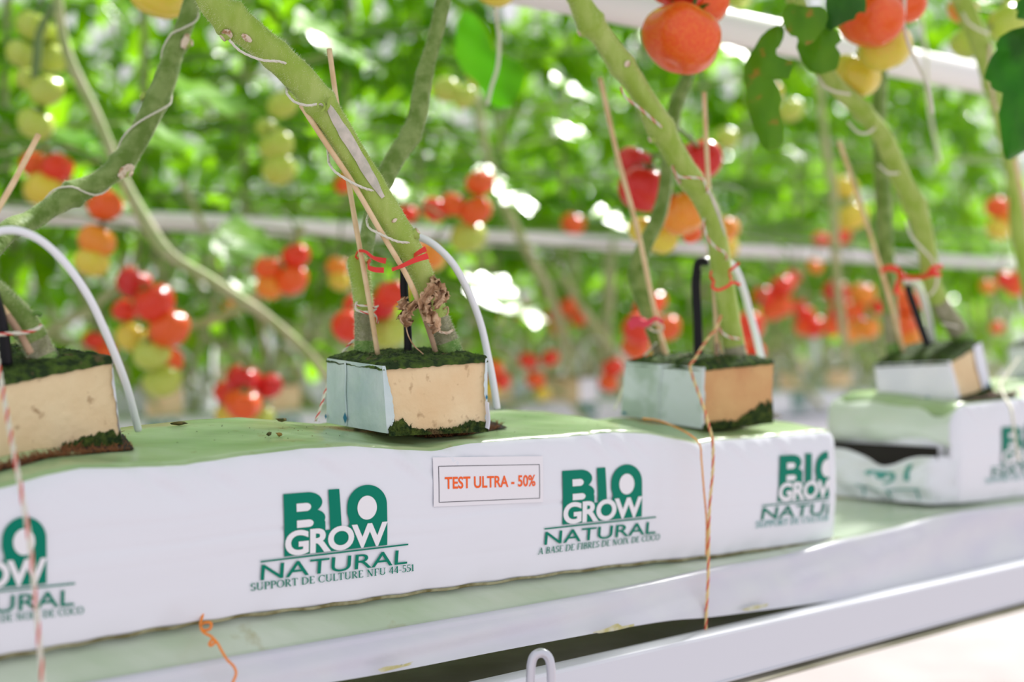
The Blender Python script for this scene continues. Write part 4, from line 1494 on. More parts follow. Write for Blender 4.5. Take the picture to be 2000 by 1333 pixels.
# hanging free strings
for lab, pts, r in (('white string dangling beside the big orange tomatoes, ending in a blunt tip', [(1768, -60, 1.62), (1766, 20, 1.62), (1765, 45, 1.62), (1776, 90, 1.62), (1800, 140, 1.62), (1814, 175, 1.62), (1822, 222, 1.62)], .0022),
                    ('blurred grey string hanging behind the white pipe', [(1798, -60, 2.35), (1800, 40, 2.35), (1808, 100, 2.35), (1812, 180, 2.35), (1818, 230, 2.35), (1830, 290, 2.35), (1836, 320, 2.35)], .0030),
                    ('thin white string hanging from the pale leaves at top centre', [(968, -60, 1.75), (970, 30, 1.75), (975, 75, 1.75), (972, 130, 1.75), (960, 170, 1.75), (952, 205, 1.75)], .0022)):
    mb = MB()
    mb.tube(trace(pts, 6), r, 8)
    tag(mb.build('loose_string', M['twine_white']), lab, 'string')
twine(trace([(1990, 700, 2.0), (1972, 725, 1.97), (1955, 752, 1.92), (1962, 775, 1.85), (1975, 800, 1.80), (1982, 850, 1.785), (1990, 900, 1.78)], 6), 'loose_string', 'pale yellowish string tied over the right-hand bag', 'string', r=.0018, red=False)
twine(trace([(1255, 818, 1.48), (1290, 823, 1.47), (1340, 845, 1.42), (1366, 868, 1.402), (1370, 900, 1.397), (1375, 960, 1.395), (1380, 1020, 1.393), (1379, 1085, 1.392)], 8), 'orange_string', 'plain orange string laid over the near bag beside the red twine', 'string', r=.0009, red=False, mats=[M['twine_orange']] * 2)
mb = MB()
mb.tube(trace([(403, 1170, 1.047), (395, 1205, 1.040), (391, 1222, 1.030), (400, 1217, 1.020), (412, 1218, 1.018), (410, 1229, 1.018), (398, 1232, 1.018), (392, 1226, 1.016), (398, 1236, 1.014), (412, 1244, 1.012), (420, 1254, 1.012), (412, 1262, 1.012), (409, 1258, 1.012), (416, 1250, 1.012), (424, 1256, 1.012), (434, 1274, 1.012), (444, 1290, 1.01),
                   (456, 1302, 1.008), (461, 1316, 1.006), (455, 1333, 1.004), (446, 1350, 1.002)], 8), .00095, 8)
tag(mb.build('orange_string', M['twine_curl']), 'curly bright orange plastic string dangling below the near bag', 'string')

# wooden sticks
stick([(738, 694, 1.262), (716, 560, 1.262), (688, 400, 1.262), (663, 240, 1.262), (643, 95, 1.262)], .0023, 'straight wooden stick in front of the short stem on the focused cube')
stick([(852, 692, 1.262), (836, 640, 1.252), (800, 550, 1.236), (745, 455, 1.226), (690, 360, 1.212), (640, 285, 1.205), (588, 205, 1.20)], .0024, 'wooden stick tied along the underside of the thick hairy stem', damp=.2)
stick([(1302, 700, 1.585), (1275, 590, 1.585), (1245, 450, 1.585), (1205, 300, 1.585), (1172, 152, 1.585)], .0028, 'leaning wooden stick left of the second cube\'s slim stem')
stick([(1400, 700, 1.57), (1398, 620, 1.57), (1390, 450, 1.56), (1382, 330, 1.56), (1375, 180, 1.56)], .0027, 'upright wooden stick passing behind the pale stem of the second cube', damp=.12)
stick([(-70, 560, 1.0), (-20, 440, 1.02), (30, 350, 1.04), (75, 264, 1.06)], .0023, 'wooden stick at the left edge pointing up right')
stick([(1765, 690, 1.92), (1745, 610, 1.90), (1715, 510, 1.90), (1680, 395, 1.90), (1638, 275, 1.90)], .0029, 'blurred wooden stick crossing the dark slim stem at right')
stick([(1822, 480, 1.86), (1800, 420, 1.83), (1775, 350, 1.84), (1733, 260, 1.80)], .0040, 'thick wooden stick bound to the pale sloping stem')
stick([(2016, 470, 2.1), (2000, 395, 2.1), (1982, 310, 2.1)], .0042, 'wooden stick under the big dark leaf at the right edge')
stick([(60, 690, 1.035), (38, 650, 1.03), (10, 610, 1.03), (-20, 575, 1.03)], .0028, 'dark damp wooden stick beside the stem base at the left edge', damp=.6)


# drip stakes with their white hoses
def dripper(label, stake, rs, hose, rh, elbow=None):
    t = thing('drip_stake', label, 'drip stake', P(*stake[0]), 'black drip stakes')
    mb = MB()
    w_ = trace(stake, 6)
    mb.tube(w_, rs, 10, shape=lambda t_, a: 1 + .16 * math.cos(4 * a))
    mb.build('stake', M['black'], t, smooth=True)
    if elbow:
        mb = MB()
        mb.tube(trace(elbow, 6), rs * .85, 12)
        mb.build('elbow', M['black'], t)
    mb = MB()
    mb.tube(trace(hose, 10), rh, 14)
    h = mb.build('hose', M['tube'], t)
    h['label'] = 'thin white plastic hose'
    return t


dripper('black drip stake behind the thick stem, white hose arching right over the bag', [(797, 700, 1.285), (796, 640, 1.285), (789, 560, 1.285), (791, 480, 1.285), (796, 462, 1.285)], .0040,
        [(806, 463, 1.285), (820, 464, 1.285), (850, 480, 1.285), (885, 516, 1.29), (915, 570, 1.295), (938, 630, 1.30), (952, 690, 1.305), (962, 740, 1.31), (971, 799, 1.315)], .0033,
        [(792, 490, 1.285), (795, 466, 1.285), (802, 461, 1.280), (808, 464, 1.275)])
dripper('black drip stake standing alone in the middle of the second cube', [(1364, 696, 1.58), (1362, 620, 1.58), (1359, 560, 1.58), (1361, 528, 1.58)], .0052,
        [(1368, 512, 1.58), (1400, 508, 1.60), (1432, 520, 1.61), (1450, 560, 1.62), (1464, 610, 1.63), (1475, 650, 1.64), (1488, 705, 1.65)], .0042,
        [(1361, 540, 1.58), (1361, 522, 1.58), (1366, 512, 1.578), (1376, 511, 1.574), (1377, 516, 1.572)])
dripper('black drip stake tilted left on the white wrapped cube', [(1812, 676, 1.90), (1798, 636, 1.90), (1782, 590, 1.90), (1772, 558, 1.90)], .0050,
        [(1770, 550, 1.90), (1782, 548, 1.91), (1796, 566, 1.92), (1808, 600, 1.93), (1816, 640, 1.94), (1822, 676, 1.95)], .0052)
dripper('black drip stake at the left edge with a pale hose arching over the cube', [(14, 712, 1.03), (8, 660, 1.025), (-2, 610, 1.02), (-30, 520, 1.0)], .0040,
        [(-30, 522, 1.0), (-25, 468, 1.0), (0, 452, 1.0), (40, 452, 1.0), (85, 474, 1.01), (130, 518, 1.02), (170, 575, 1.03), (202, 640, 1.045), (232, 712, 1.065), (252, 770, 1.085), (270, 840, 1.11)], .0030)


# red ties
def tie(label, pieces, material, up=(0, 0, 1)):
    t = thing('plant_tie', label, 'plant tie', P(*pieces[0][0][0]), 'red plastic plant ties')
    for pts, wd in pieces:
        w_ = [P(*p) for p in pts]
        ribbon(w_, wd, up, 'tie_strap', material, t)
    return t


tie('red plastic tie holding the stick to the short stem', [
    ([(694, 502, 1.275), (700, 491, 1.262), (714, 492, 1.252), (728, 503, 1.25), (742, 508, 1.25), (754, 510, 1.25)], [.0018, .0022, .0025, .003, .0045, .0050]),
    ([(696, 503, 1.275), (712, 515, 1.295), (722, 508, 1.27)], [.0018, .002, .002]),
    ([(724, 508, 1.265), (719, 521, 1.255), (732, 527, 1.25), (750, 528, 1.25)], [.0018, .0035, .0045, .0048])], M['tie_red'])
tie('red plastic tie round the thick hairy stem', [
    ([(766, 527, 1.232), (780, 522, 1.226), (798, 514, 1.222), (814, 507, 1.22), (836, 500, 1.22)], [.0030, .0030, .0040, .0046, .0054]),
    ([(766, 526, 1.234), (785, 520, 1.25), (802, 506, 1.25), (814, 496, 1.235), (832, 486, 1.23)], [.0026, .0026, .0026, .0036, .0048])], M['tie_red'])
tie('thin red tie looped on the pale stem beside the lone black drip stake', [
    ([(1390, 530, 1.52), (1387, 540, 1.515), (1394, 550, 1.51), (1391, 560, 1.51), (1402, 567, 1.512), (1420, 560, 1.515), (1432, 552, 1.52), (1446, 557, 1.525)], [.0030] * 8),
    ([(1424, 558, 1.518), (1428, 545, 1.535), (1424, 532, 1.53), (1434, 522, 1.525), (1444, 514, 1.52)], [.0030] * 5)], M['tie_red'])
tie('pink-red tie at the foot of the slim stem on the second cube', [
    ([(1228, 636, 1.585), (1245, 630, 1.582), (1262, 634, 1.575), (1280, 622, 1.57), (1294, 630, 1.575)], [.0100, .0095, .007, .004, .005]),
    ([(1232, 622, 1.59), (1250, 622, 1.585), (1264, 628, 1.58)], [.004, .004, .003])], M['tie_pink'])
tie('red tie loosely joining both stems above the white wrapped cube', [
    ([(1718, 532, 1.90), (1732, 524, 1.89), (1750, 526, 1.89), (1762, 538, 1.89), (1780, 543, 1.87), (1804, 541, 1.84), (1822, 534, 1.82), (1838, 538, 1.82)], [.005, .007, .008, .006, .0055, .006, .008, .005]),
    ([(1764, 536, 1.885), (1755, 552, 1.88), (1750, 575, 1.88)], [.006, .007, .006]),
    ([(1814, 535, 1.83), (1822, 524, 1.83), (1841, 521, 1.83)], [.005, .0055, .006])], M['tie_red'])


# ---------------------------------------------------------------- leaves
def leaflet(mb, base, d, up, L, wd, droop=.4, fold=.35, seg=7, mi=0, ph=0):
    """lobed leaflet starting at base along d"""
    d = d.normalized()
    side_ = d.cross(up).normalized()
    nrm = side_.cross(d).normalized()
    o = len(mb.v)
    p = Vector(base)
    for i in range(seg + 1):
        t = i / seg
        w_ = wd * (math.sin(PI * min(1, t ** .75)) ** .8) * (.5 if i == 0 else 1) * (1 + (.26 if i % 2 else -.16) * (1 - t * .5))
        if i == seg:
            w_ = wd * .02
        c = p + d * L * t - Vector((0, 0, 1)) * (droop * L * t * t) + nrm * (.04 * L * math.sin(t * 5 + ph))
        f_ = fold * w_ + .12 * w_ * math.sin(i * 2.1 + ph)
        back = d * (-.12 * L if i % 2 else 0) * (0 if i in (0, seg) else 1)
        for k in (-1, 0, 1):
            mb.v.append(tuple(c + side_ * (k * w_ / 2) + nrm * (abs(k) * f_) + (back if k else Vector())))
    for i in range(seg):
        for k in (0, 1):
            a = o + i * 3 + k
            mb.f.append((a, a + 1, a + 4, a + 3))
            mb.mi.append(mi)


def compound(mb, base, d, L, rnd, mi=0, scale=1.0):
    """tomato leaf: a drooping rachis with pairs of leaflets"""
    up = Vector((0, 0, 1))
    d = d.normalized()
    pts = []
    for i in range(6):
        t = i / 5
        pts.append(Vector(base) + d * L * t + up * (.10 * L * t - .55 * L * t * t))
    mb.tube(pts, [.0028 * scale * (1 - .6 * i / 5) for i in range(6)], 4, mi=1, cap=False)
    for i, t in enumerate((.28, .48, .68, .86)):
        k = t * 5
        j = min(int(k), 4)
        p = pts[j].lerp(pts[j + 1], k - j)
        tn = (pts[j + 1] - pts[j]).normalized()
        sd = tn.cross(up).normalized()
        for s_ in (-1, 1):
            dd = (sd * s_ + tn * .55 + Vector((0, 0, rnd.uniform(-.5, .15)))).normalized()
            ll = L * rnd.uniform(.30, .44) * (1 - .15 * abs(i - 1.5))
            u2 = (up + sd * rnd.uniform(-.6, .6) + tn * rnd.uniform(-.4, .4)).normalized()
            leaflet(mb, p + dd * .012 * scale, dd, u2, ll, ll * rnd.uniform(.46, .62), rnd.uniform(.1, .6), rnd.uniform(.05, .3), mi=mi, ph=rnd.random() * 6)
    tn = (pts[5] - pts[4]).normalized()
    leaflet(mb, pts[5], tn, (up + Vector((rnd.uniform(-.5, .5), rnd.uniform(-.5, .5), 0))).normalized(), L * .34, L * .19, .2, .15, mi=mi, ph=rnd.random() * 6)


def foliage_mesh(name, seed, n, z0, z1, Lm=.34, lean=(0, 0)):
    rnd = random.Random(seed)
    mb = MB()
    a = rnd.random() * 6
    for i in range(n):
        t = (i + rnd.random() * .8) / n
        z = z0 + (z1 - z0) * t
        a += 2.4 + rnd.uniform(-.4, .4)
        L = Lm * rnd.uniform(.75, 1.15)
        d = Vector((math.cos(a), math.sin(a), rnd.uniform(-.2, .45)))
        compound(mb, (lean[0] * t, lean[1] * t, z), d, L, rnd)
    return mb.mesh(name, [M['leaf'], M['stem_bg']])


# plants of the rows behind: an Empty with a stem and a foliage part, copied along each row
PROTO = []
for k in range(4):
    fm = foliage_mesh('foliage', 100 + k, 23, 1.34, 3.0)
    rnd = random.Random(50 + k)
    mb = MB()
    lx = rnd.choice((-1, 1)) * rnd.uniform(.12, .3)
    pth = [Vector((lx, 0, .985)), Vector((lx * .8, .01, 1.12)), Vector((lx * .35, .02, 1.26)), Vector((0, 0, 1.42)), Vector((.02, 0, 1.8)), Vector((-.01, 0, 2.4)), Vector((0, 0, 3.2))]
    pth = [Vector(p) for p in catmull([tuple(p) for p in pth], 4)]
    mb.tube(pth, .009, 8)
    for _ in range(5):      # older bare stems laid along the row
        x0 = rnd.uniform(-.5, .5)
        x1 = x0 + rnd.choice((-1, 1)) * rnd.uniform(.15, .6)
        y0, y1 = rnd.uniform(-.12, .12), rnd.uniform(-.2, .2)
        q = [(x0, y0, .985), (x0 + (x1 - x0) * .4, y0, 1.08 + rnd.uniform(0, .1)), (x1, y1, 1.25 + rnd.uniform(0, .1)), (x1 + rnd.uniform(-.2, .2), y1, 1.55)]
        mb.tube([Vector(p) for p in catmull(q, 4)], rnd.uniform(.006, .010), 6)
    smesh = mb.mesh('stem', [M['stem_bg']])
    PROTO.append((fm, smesh))


BGPOS = []
BGOBJ = []


def bg_plant(s, D, k, label, group, zoff=0, rot=0, first=[{}]):
    pos = W(s, D, 0)
    pos.z = zoff
    fm, smesh = PROTO[k]
    BGPOS.append(pos.copy())
    t = thing('tomato_plant', label, 'tomato plant', pos, group, 0)
    t.rotation_euler = (0, 0, rot)
    BGOBJ.append(t)
    for nm, me in (('foliage', fm), ('stem', smesh)):
        o = bpy.data.objects.new(nm, me)
        COL.objects.link(o)
        o.parent = t
    return t


rnd = random.Random(3)
ROWS = ((2.90, -.55, 5.6, .27, 'second row', 'leafy tomato plant in the blurred row behind the grow bags'),
        (4.75, -.6, 9.0, .36, 'third row', 'leafy tomato plant in the third row, seen through gaps in the second'),
        (6.6, -.4, 12.5, .45, 'fourth row', 'leafy tomato plant in the far row, only a green blur'),
        (8.5, 0, 17, .6, 'fifth row', 'leafy tomato plant in the farthest row, a faint green blur'))
for ri, (D, s0, s1, step, rn, lab) in enumerate(ROWS):
    s = s0
    i = 0
    while s < s1:
        bg_plant(s, D + rnd.uniform(-.06, .06), rnd.randrange(4), lab, 'tomato plants of the ' + rn, zoff=rnd.uniform(-.05, .05) - .06 * ri, rot=rnd.choice((0, PI)) + ROT * -1 + rnd.uniform(-.5, .5))
        s += step * rnd.uniform(.85, 1.15)
        i += 1

# the near row's own leaves, high above the picture, hang on the near stems
for key, (wpts) in (('B', wB), ('C', wC), ('D', wD2), ('E', wE), ('F', wF), ('G', wG), ('H', wH), ('I', wI)):
    end = Vector(wpts[-1])
    prnt = PLANTS[key]
    mb = MB()
    d0 = (Vector(wpts[-1]) - Vector(wpts[-4])).normalized()
    q = [end, end + d0 * .1 + Vector((0, 0, .1)), Vector((end.x, end.y, 2.1)) + d0 * .15, Vector((end.x, end.y, 3.0)) + d0 * .15]
    mb.tube([Vector(p) for p in catmull([tuple(p) for p in q], 5)], .009, 8)
    mb.build('top_stem', M['stem_bg'], prnt)
    rnd2 = random.Random(ord(key))
    mb = MB()
    a = 0
    for i in range(16):
        z = 2.05 + .95 * i / 16
        a += 2.4
        compound(mb, (q[2].x, q[2].y, z), Vector((math.cos(a), math.sin(a), .3)), .36 * rnd2.uniform(.8, 1.1), rnd2)
    mb.build('foliage', [M['leaf'], M['stem_bg']], prnt)


# leaves of the second row that catch the sun, each held out on a stalk by the plant behind it
def sunny_leaf(px, py, Y, L, spin):
    c = P(px, py, Y)
    pos = min(range(len(BGPOS)), key=lambda i: (BGPOS[i] - Vector((c.x, c.y, 0))).length)
    o_ = BGOBJ[pos]
    nrm = (Vector((.42, -.44, .79)) + Vector((random.uniform(-.1, .1), random.uniform(-.1, .1), 0))).normalized()
    d = nrm.orthogonal().normalized()
    d = Matrix.Rotation(spin, 3, nrm) @ d
    base = c - d * L * .5
    mb = MB()
    leaflet(mb, base, d, nrm, L, L * .55, .06, .05, seg=9, ph=spin)
    sx = BGPOS[pos]
    st = Vector((sx.x, sx.y, max(1.45, base.z - .02)))
    mb.tube([st, (st + base) / 2 + Vector((0, 0, .02)), base, base + d * .03], .0022, 5, mi=1)
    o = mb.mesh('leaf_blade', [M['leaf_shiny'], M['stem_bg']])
    ob = bpy.data.objects.new('leaf_blade', o)
    COL.objects.link(ob)
    ob.parent = o_
    ob.matrix_parent_inverse = (Matrix.Translation(o_.location) @ o_.rotation_euler.to_matrix().to_4x4()).inverted()
    ob['label'] = 'leaf shining white in the sun'


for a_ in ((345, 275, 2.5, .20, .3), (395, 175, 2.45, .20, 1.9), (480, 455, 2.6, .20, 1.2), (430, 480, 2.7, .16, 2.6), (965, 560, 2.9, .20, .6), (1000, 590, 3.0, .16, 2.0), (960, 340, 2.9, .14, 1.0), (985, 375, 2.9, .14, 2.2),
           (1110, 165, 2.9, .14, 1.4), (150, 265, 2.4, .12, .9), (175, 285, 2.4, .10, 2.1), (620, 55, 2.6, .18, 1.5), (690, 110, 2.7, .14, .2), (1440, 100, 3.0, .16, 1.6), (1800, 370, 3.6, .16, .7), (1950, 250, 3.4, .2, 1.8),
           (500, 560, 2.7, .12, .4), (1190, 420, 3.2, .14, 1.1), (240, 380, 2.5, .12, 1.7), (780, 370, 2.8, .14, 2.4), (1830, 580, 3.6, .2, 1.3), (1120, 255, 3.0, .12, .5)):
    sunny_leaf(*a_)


# foreground leaves, traced blades with fold and thickness
def blade(name, outline, mid, Y, material, parent=None, curl=.006, rows=26, cols=12, veins=True, tilt=0, yfun=None):
    """outline: closed px loop; the blade is filled by spans perpendicular to the midrib"""
    (x0, y0), (x1, y1) = mid
    ax = Vector((x1 - x0, y1 - y0))
    L = ax.length
    ax.normalize()
    nx = Vector((-ax.y, ax.x))
    n = len(outline)
    edges = []
    loop = [Vector(p) for p in outline]

    def span(t):
        hits = []
        for i in range(n):
            a, b = loop[i], loop[(i + 1) % n]
            ta, tb = (a - Vector((x0, y0))).dot(ax), (b - Vector((x0, y0))).dot(ax)
            if (ta - t) * (tb - t) < 0:
                k = (t - ta) / (tb - ta)
                p = a.lerp(b, k)
                hits.append((p - Vector((x0, y0))).dot(nx))
        return (min(hits), max(hits)) if len(hits) >= 2 else (0, 0)
    mb = MB()
    for side_off in (0, .0004):
        def fn(u, v):
            t = (.003 + .994 * v) * L
            lo, hi = span(t)
            w_ = lo + (hi - lo) * u
            px = x0 + ax.x * t + nx.x * w_
            py = y0 + ax.y * t + nx.y * w_
            half = max(abs(lo), abs(hi), 1)
            c = abs(w_) / half
            yy = Y + tilt * v + curl * (c ** 1.5) + .0022 * math.sin(w_ * .09) * math.sin(t * .06) + side_off
            vein = -.0008 * max(0, 1 - abs(w_) / 3)
            return P(px, py, yy + vein)
        mb.grid(fn, cols, rows)
    return mb.build(name, material, parent)


def leaf_thing(label, cat='leaf', Y=1.5, at=(0, 0)):
    return thing('tomato_leaf', label, cat, P(at[0], at[1], Y), 'hanging tomato leaves in the near row')


lf = leaf_thing('big dark green serrated leaf hanging at the right edge', Y=1.55, at=(1980, 60))
blade('leaf_blade', [(2030, 40), (2000, 52), (1975, 58), (1952, 72), (1944, 90), (1948, 96), (1935, 112), (1926, 135), (1921, 158), (1934, 156), (1936, 170), (1941, 176), (1955, 166), (1960, 172), (1957, 190), (1955, 206), (1950, 222),
                    (1954, 250), (1958, 285), (1962, 310), (1975, 312), (1992, 300), (2010, 290), (2040, 240), (2055, 180), (2050, 100)], ((2010, 42), (1968, 314)), 1.52, M['leaf_dark'], lf, curl=.012, cols=20, rows=60)
blade('leaf_blade', [(2040, -30), (2000, -10), (1985, 5), (1982, 15), (1988, 22), (1984, 34), (2000, 40), (2040, 30)], ((2030, -32), (1985, 40)), 1.56, M['leaf_dark'], lf)
mb = MB()
mb.tube(trace([(2040, -200, 1.60), (2030, -60, 1.58), (2015, 30, 1.54), (2000, 80, 1.525)], 6), .0014, 8)
mb.build('leaf_stalk', M['stem'], lf)

lf = leaf_thing('long curled yellow-green leaf with brown edges hanging before the white pipe', Y=1.5, at=(1510, 50))
blade('leaf_blade', [(1530, 50), (1515, 50), (1500, 58), (1485, 72), (1475, 90), (1462, 110), (1454, 130), (1452, 150), (1456, 175), (1460, 205), (1466, 230), (1474, 255), (1482, 275), (1492, 290), (1505, 296), (1520, 292), (1530, 280),
                    (1531, 255), (1527, 230), (1522, 212), (1526, 195), (1522, 175), (1512, 160), (1505, 152), (1514, 150), (1516, 142), (1508, 132), (1512, 126), (1520, 134), (1530, 152), (1540, 155), (1550, 130), (1545, 117), (1530, 113),
                    (1517, 108), (1516, 96), (1522, 92), (1530, 75), (1532, 60)], ((1520, 48), (1500, 297)), 1.50, M['leaf_old'], lf, curl=.008, cols=14, rows=70)
mb = MB()
mb.tube(trace([(1570, -150, 1.56), (1560, -10, 1.53), (1545, 20, 1.51), (1524, 55, 1.505)], 6), .0012, 8)
mb.build('leaf_stalk', M['stem'], lf)
lf = leaf_thing('round green leaflet with brown specks above the long curled leaf', Y=1.5, at=(1570, 0))
blade('leaf_blade', [(1540, 5), (1530, 20), (1528, 38), (1534, 58), (1545, 70), (1556, 72), (1560, 82), (1575, 88), (1590, 82), (1600, 68), (1612, 52), (1617, 35), (1612, 18), (1600, 10), (1580, 12), (1562, 12), (1550, 6)], ((1560, 4), (1572, 90)), 1.49, M['leaf_old'], lf)
mb = MB()
mb.tube(trace([(1590, -150, 1.54), (1575, -30, 1.52), (1563, 12, 1.495)], 5), .0012, 8)
mb.build('leaf_stalk', M['stem'], lf)
lf = leaf_thing('bright green broad leaflet backlit beneath the round speckled one', Y=1.52, at=(1600, 60))
blade('leaf_blade', [(1560, 75), (1555, 92), (1562, 110), (1570, 125), (1580, 138), (1595, 144), (1615, 142), (1635, 136), (1638, 125), (1642, 105), (1632, 90), (1645, 78), (1638, 62), (1620, 52), (1600, 55), (1580, 62)], ((1600, 50), (1605, 146)), 1.53, M['leaf_old'], lf)
lf = leaf_thing('toothed green leaflet overlapping the large orange-red tomatoes', Y=1.5, at=(1650, 0))
blade('leaf_blade', [(1615, -30), (1612, 10), (1616, 30), (1612, 50), (1618, 62), (1640, 50), (1655, 42), (1670, 38), (1672, 28), (1682, 22), (1690, 26), (1692, 10), (1690, -30)], ((1655, -30), (1625, 60)), 1.515, M['leaf_dark'], lf)
lf = leaf_thing('pale blurred leaf hanging below the thin string at top centre', Y=1.95, at=(970, 80))
blade('leaf_blade', [(905, 20), (890, 60), (888, 110), (905, 140), (930, 160), (950, 195), (975, 215), (1000, 205), (1022, 170), (1028, 140), (1015, 120), (985, 108), (962, 95), (950, 60), (930, 30)], ((920, 15), (1000, 210)), 2.0, M['leaf'], lf, curl=.01)


# ---------------------------------------------------------------- tomatoes
def tomato_mesh(name, material, seed=0, lobes=5, rib=.035):
    mb = MB()
    nu, nv = 40, 22
    rn = random.Random(seed)
    ph = rn.random() * 6

    def fn(u, v):
        th_ = 2 * PI * u
        a = PI * v
        lob = 1 + rib * math.cos(lobes * th_ + ph) * math.sin(a) ** .5 * (1 + math.cos(a) * .6) + .02 * math.cos(2 * th_ + ph)
        r = math.sin(a) ** .93 * lob
        z = .82 * math.cos(a)
        dim = math.exp(-(math.sin(a) / .30) ** 2) if a < PI / 2 else .35 * math.exp(-(math.sin(a) / .25) ** 2) * -1
        z -= .20 * dim
        return Vector((r * math.cos(th_), r * math.sin(th_), z))
    mb.grid(fn, nu, nv, closeu=True)
    return mb.mesh(name, material)


def calyx_mesh():
    mb = MB()
    for k in range(6):
        a = 2 * PI * k / 6
        d = Vector((math.cos(a), math.sin(a), 0))
        s_ = Vector((-math.sin(a), math.cos(a), 0))
        vs = []
        for i in range(6):
            t = i / 5
            w_ = .10 * (1 - t) ** .7 + .004
            c = d * (.05 + .62 * t) + Vector((0, 0, .66 + .16 * math.sin(t * 2.6) + (.10 * t * t if k % 2 else -.12 * t * t)))
            vs += [c - s_ * w_, c + s_ * w_]
        mb.add(vs, [(2 * i, 2 * i + 1, 2 * i + 3, 2 * i + 2) for i in range(5)])
    mb.tube([Vector((0, 0, .60)), Vector((.03, 0, .85)), Vector((.10, 0, 1.12))], [.06, .05, .045], 6)
    return mb.mesh('calyx', M['calyx'])


TM = {k: [tomato_mesh('tomato', M['tomato_' + k], len(k) * 7 + j, 5 + j, .045) for j in range(2)] for k in RIPE}
CALYX = calyx_mesh()


def truss(label, Y, toms, group='tomato trusses hanging in the rows behind', calyx=True, stemtop=None, flat=.86):
    """toms: (px, py, radius px, ripeness[, dY])"""
    tx = sum(t[0] for t in toms) / len(toms)
    ty = min(t[1] - t[2] for t in toms)
    root = thing('tomato_truss', label, 'tomato truss', P(tx, ty - 20, Y), group)
    inv = root.matrix_basis.inverted()
    rn = random.Random(int(tx * 7 + ty))
    order = sorted(toms, key=lambda t: t[1])
    sp = []
    for i, t in enumerate(order):
        Yt = Y + (t[4] if len(t) > 4 else 0)
        r = t[2] * Yt / F
        c = P(t[0], t[1], Yt)
        o = bpy.data.objects.new('tomato', rn.choice(TM[t[3]]))
        COL.objects.link(o)
        o.parent = root
        side_ = 1 if t[0] > tx else -1
        tilt = Matrix.Rotation(rn.uniform(-.35, .35), 4, 'X') @ Matrix.Rotation(-side_ * rn.uniform(.05, .5), 4, 'Y') @ Matrix.Rotation(rn.random() * 6, 4, 'Z')
        mtx = Matrix.Translation(c) @ tilt @ Matrix.Diagonal((r, r, r * flat / .82, 1))
        o.matrix_basis = inv @ mtx
        if calyx:
            cx = bpy.data.objects.new('calyx', CALYX)
            COL.objects.link(cx)
            cx.parent = o
        sp.append(c + Vector((0, .25 * r, r * .35)))
    top = P(*(stemtop or (tx, ty - 60, Y)))
    if stemtop:
        q = [top] + sp
    elif Y > 2.15:
        b_ = min(BGPOS, key=lambda p_: (p_.x - top.x) ** 2 + (p_.y - top.y) ** 2)
        q = [Vector((b_.x, b_.y, max(1.46, top.z + .10))), Vector(((b_.x + top.x) / 2, (b_.y + top.y) / 2, max(1.40, top.z + .07)))] + [top] + sp
    else:
        q = [top + Vector((.05, .1, .9)), top + Vector((.03, .03, .3)), top] + sp
    mb = MB()
    if len(q) < 3:
        q.insert(1, (q[0] + q[1]) / 2)
    mb.tube([Vector(p) for p in catmull([tuple(p) for p in q], 4)], .0026, 6)
    mb.build('truss_stem', M['truss_stem'], root)
    return root


near = 'large ripe tomatoes close to the near row'
truss('large orange tomatoes at the top hanging before the white pipe', 1.48, [(1332, 75, 80, 'orange_red'), (1372, 8, 52, 'orange_red', .05), (1322, -28, 58, 'red', .03)], near, flat=.80)
truss('large salmon-red tomatoes with yellow ones beneath, top right', 1.62, [(1700, 35, 66, 'orange_red'), (1765, 8, 45, 'orange_red', .04), (1728, 92, 54, 'yellow', .05), (1668, 148, 50, 'yellow', .12)], near)
truss('single pale yellow tomato cut by the top edge at left', 1.6, [(312, -18, 62, 'yellow')], near)
truss('dark red and orange tomatoes between the two stems of the second cube', 1.84, [(1240, 318, 36, 'dark_red', .04), (1258, 368, 54, 'dark_red'), (1366, 313, 47, 'dark_red', .02), (1334, 418, 47, 'orange'), (1256, 450, 30, 'yellow', .05), (1290, 466, 34, 'yellow', .06), (1352, 458, 20, 'orange_red', .07)], near, stemtop=(1314, 240, 1.712))
truss('pale tomatoes at the top right behind the twined stem', 2.0, [(1888, 85, 32, 'green'), (1968, 45, 42, 'green', .05), (1880, 20, 30, 'orange', .05), (1985, 5, 30, 'green', .1)], near)
truss('pale yellow tomato tip at the top edge above the thin string', 1.7, [(966, -22, 40, 'yellow')], near)
truss('pale green tomato tip left of the top white pipe', 2.1, [(1440, -10, 30, 'green')], near)
G = 'tomato trusses hanging in the rows behind'
truss('tall truss of unripe yellow-green tomatoes at the left edge', 2.2, [(66, 52, 34, 'green'), (104, 74, 27, 'green', .05), (42, 106, 31, 'green'), (102, 114, 33, 'green', .04), (53, 155, 24, 'green', .08), (90, 178, 34, 'green'), (70, 242, 36, 'green')])
truss('red tomatoes over a yellow one near the top of the leftmost wooden stick', 2.35, [(68, 322, 28, 'orange_red', .03), (110, 330, 34, 'red'), (85, 372, 40, 'yellow')])
truss('red, orange and yellow tomatoes in a column under the arching stem', 2.2, [(205, 402, 34, 'orange_red'), (188, 470, 37, 'orange'), (178, 512, 34, 'yellow')])
truss('big ripening truss turning from dark red to green right of the left cube', 2.35, [(262, 553, 36, 'dark_red'), (300, 592, 42, 'red', -.04), (244, 607, 26, 'red', .05), (330, 643, 41, 'orange_red', -.03), (258, 660, 34, 'yellow', .05), (295, 692, 36, 'green', -.02), (328, 708, 32, 'orange_red', .04), (318, 745, 38, 'green', .02)])
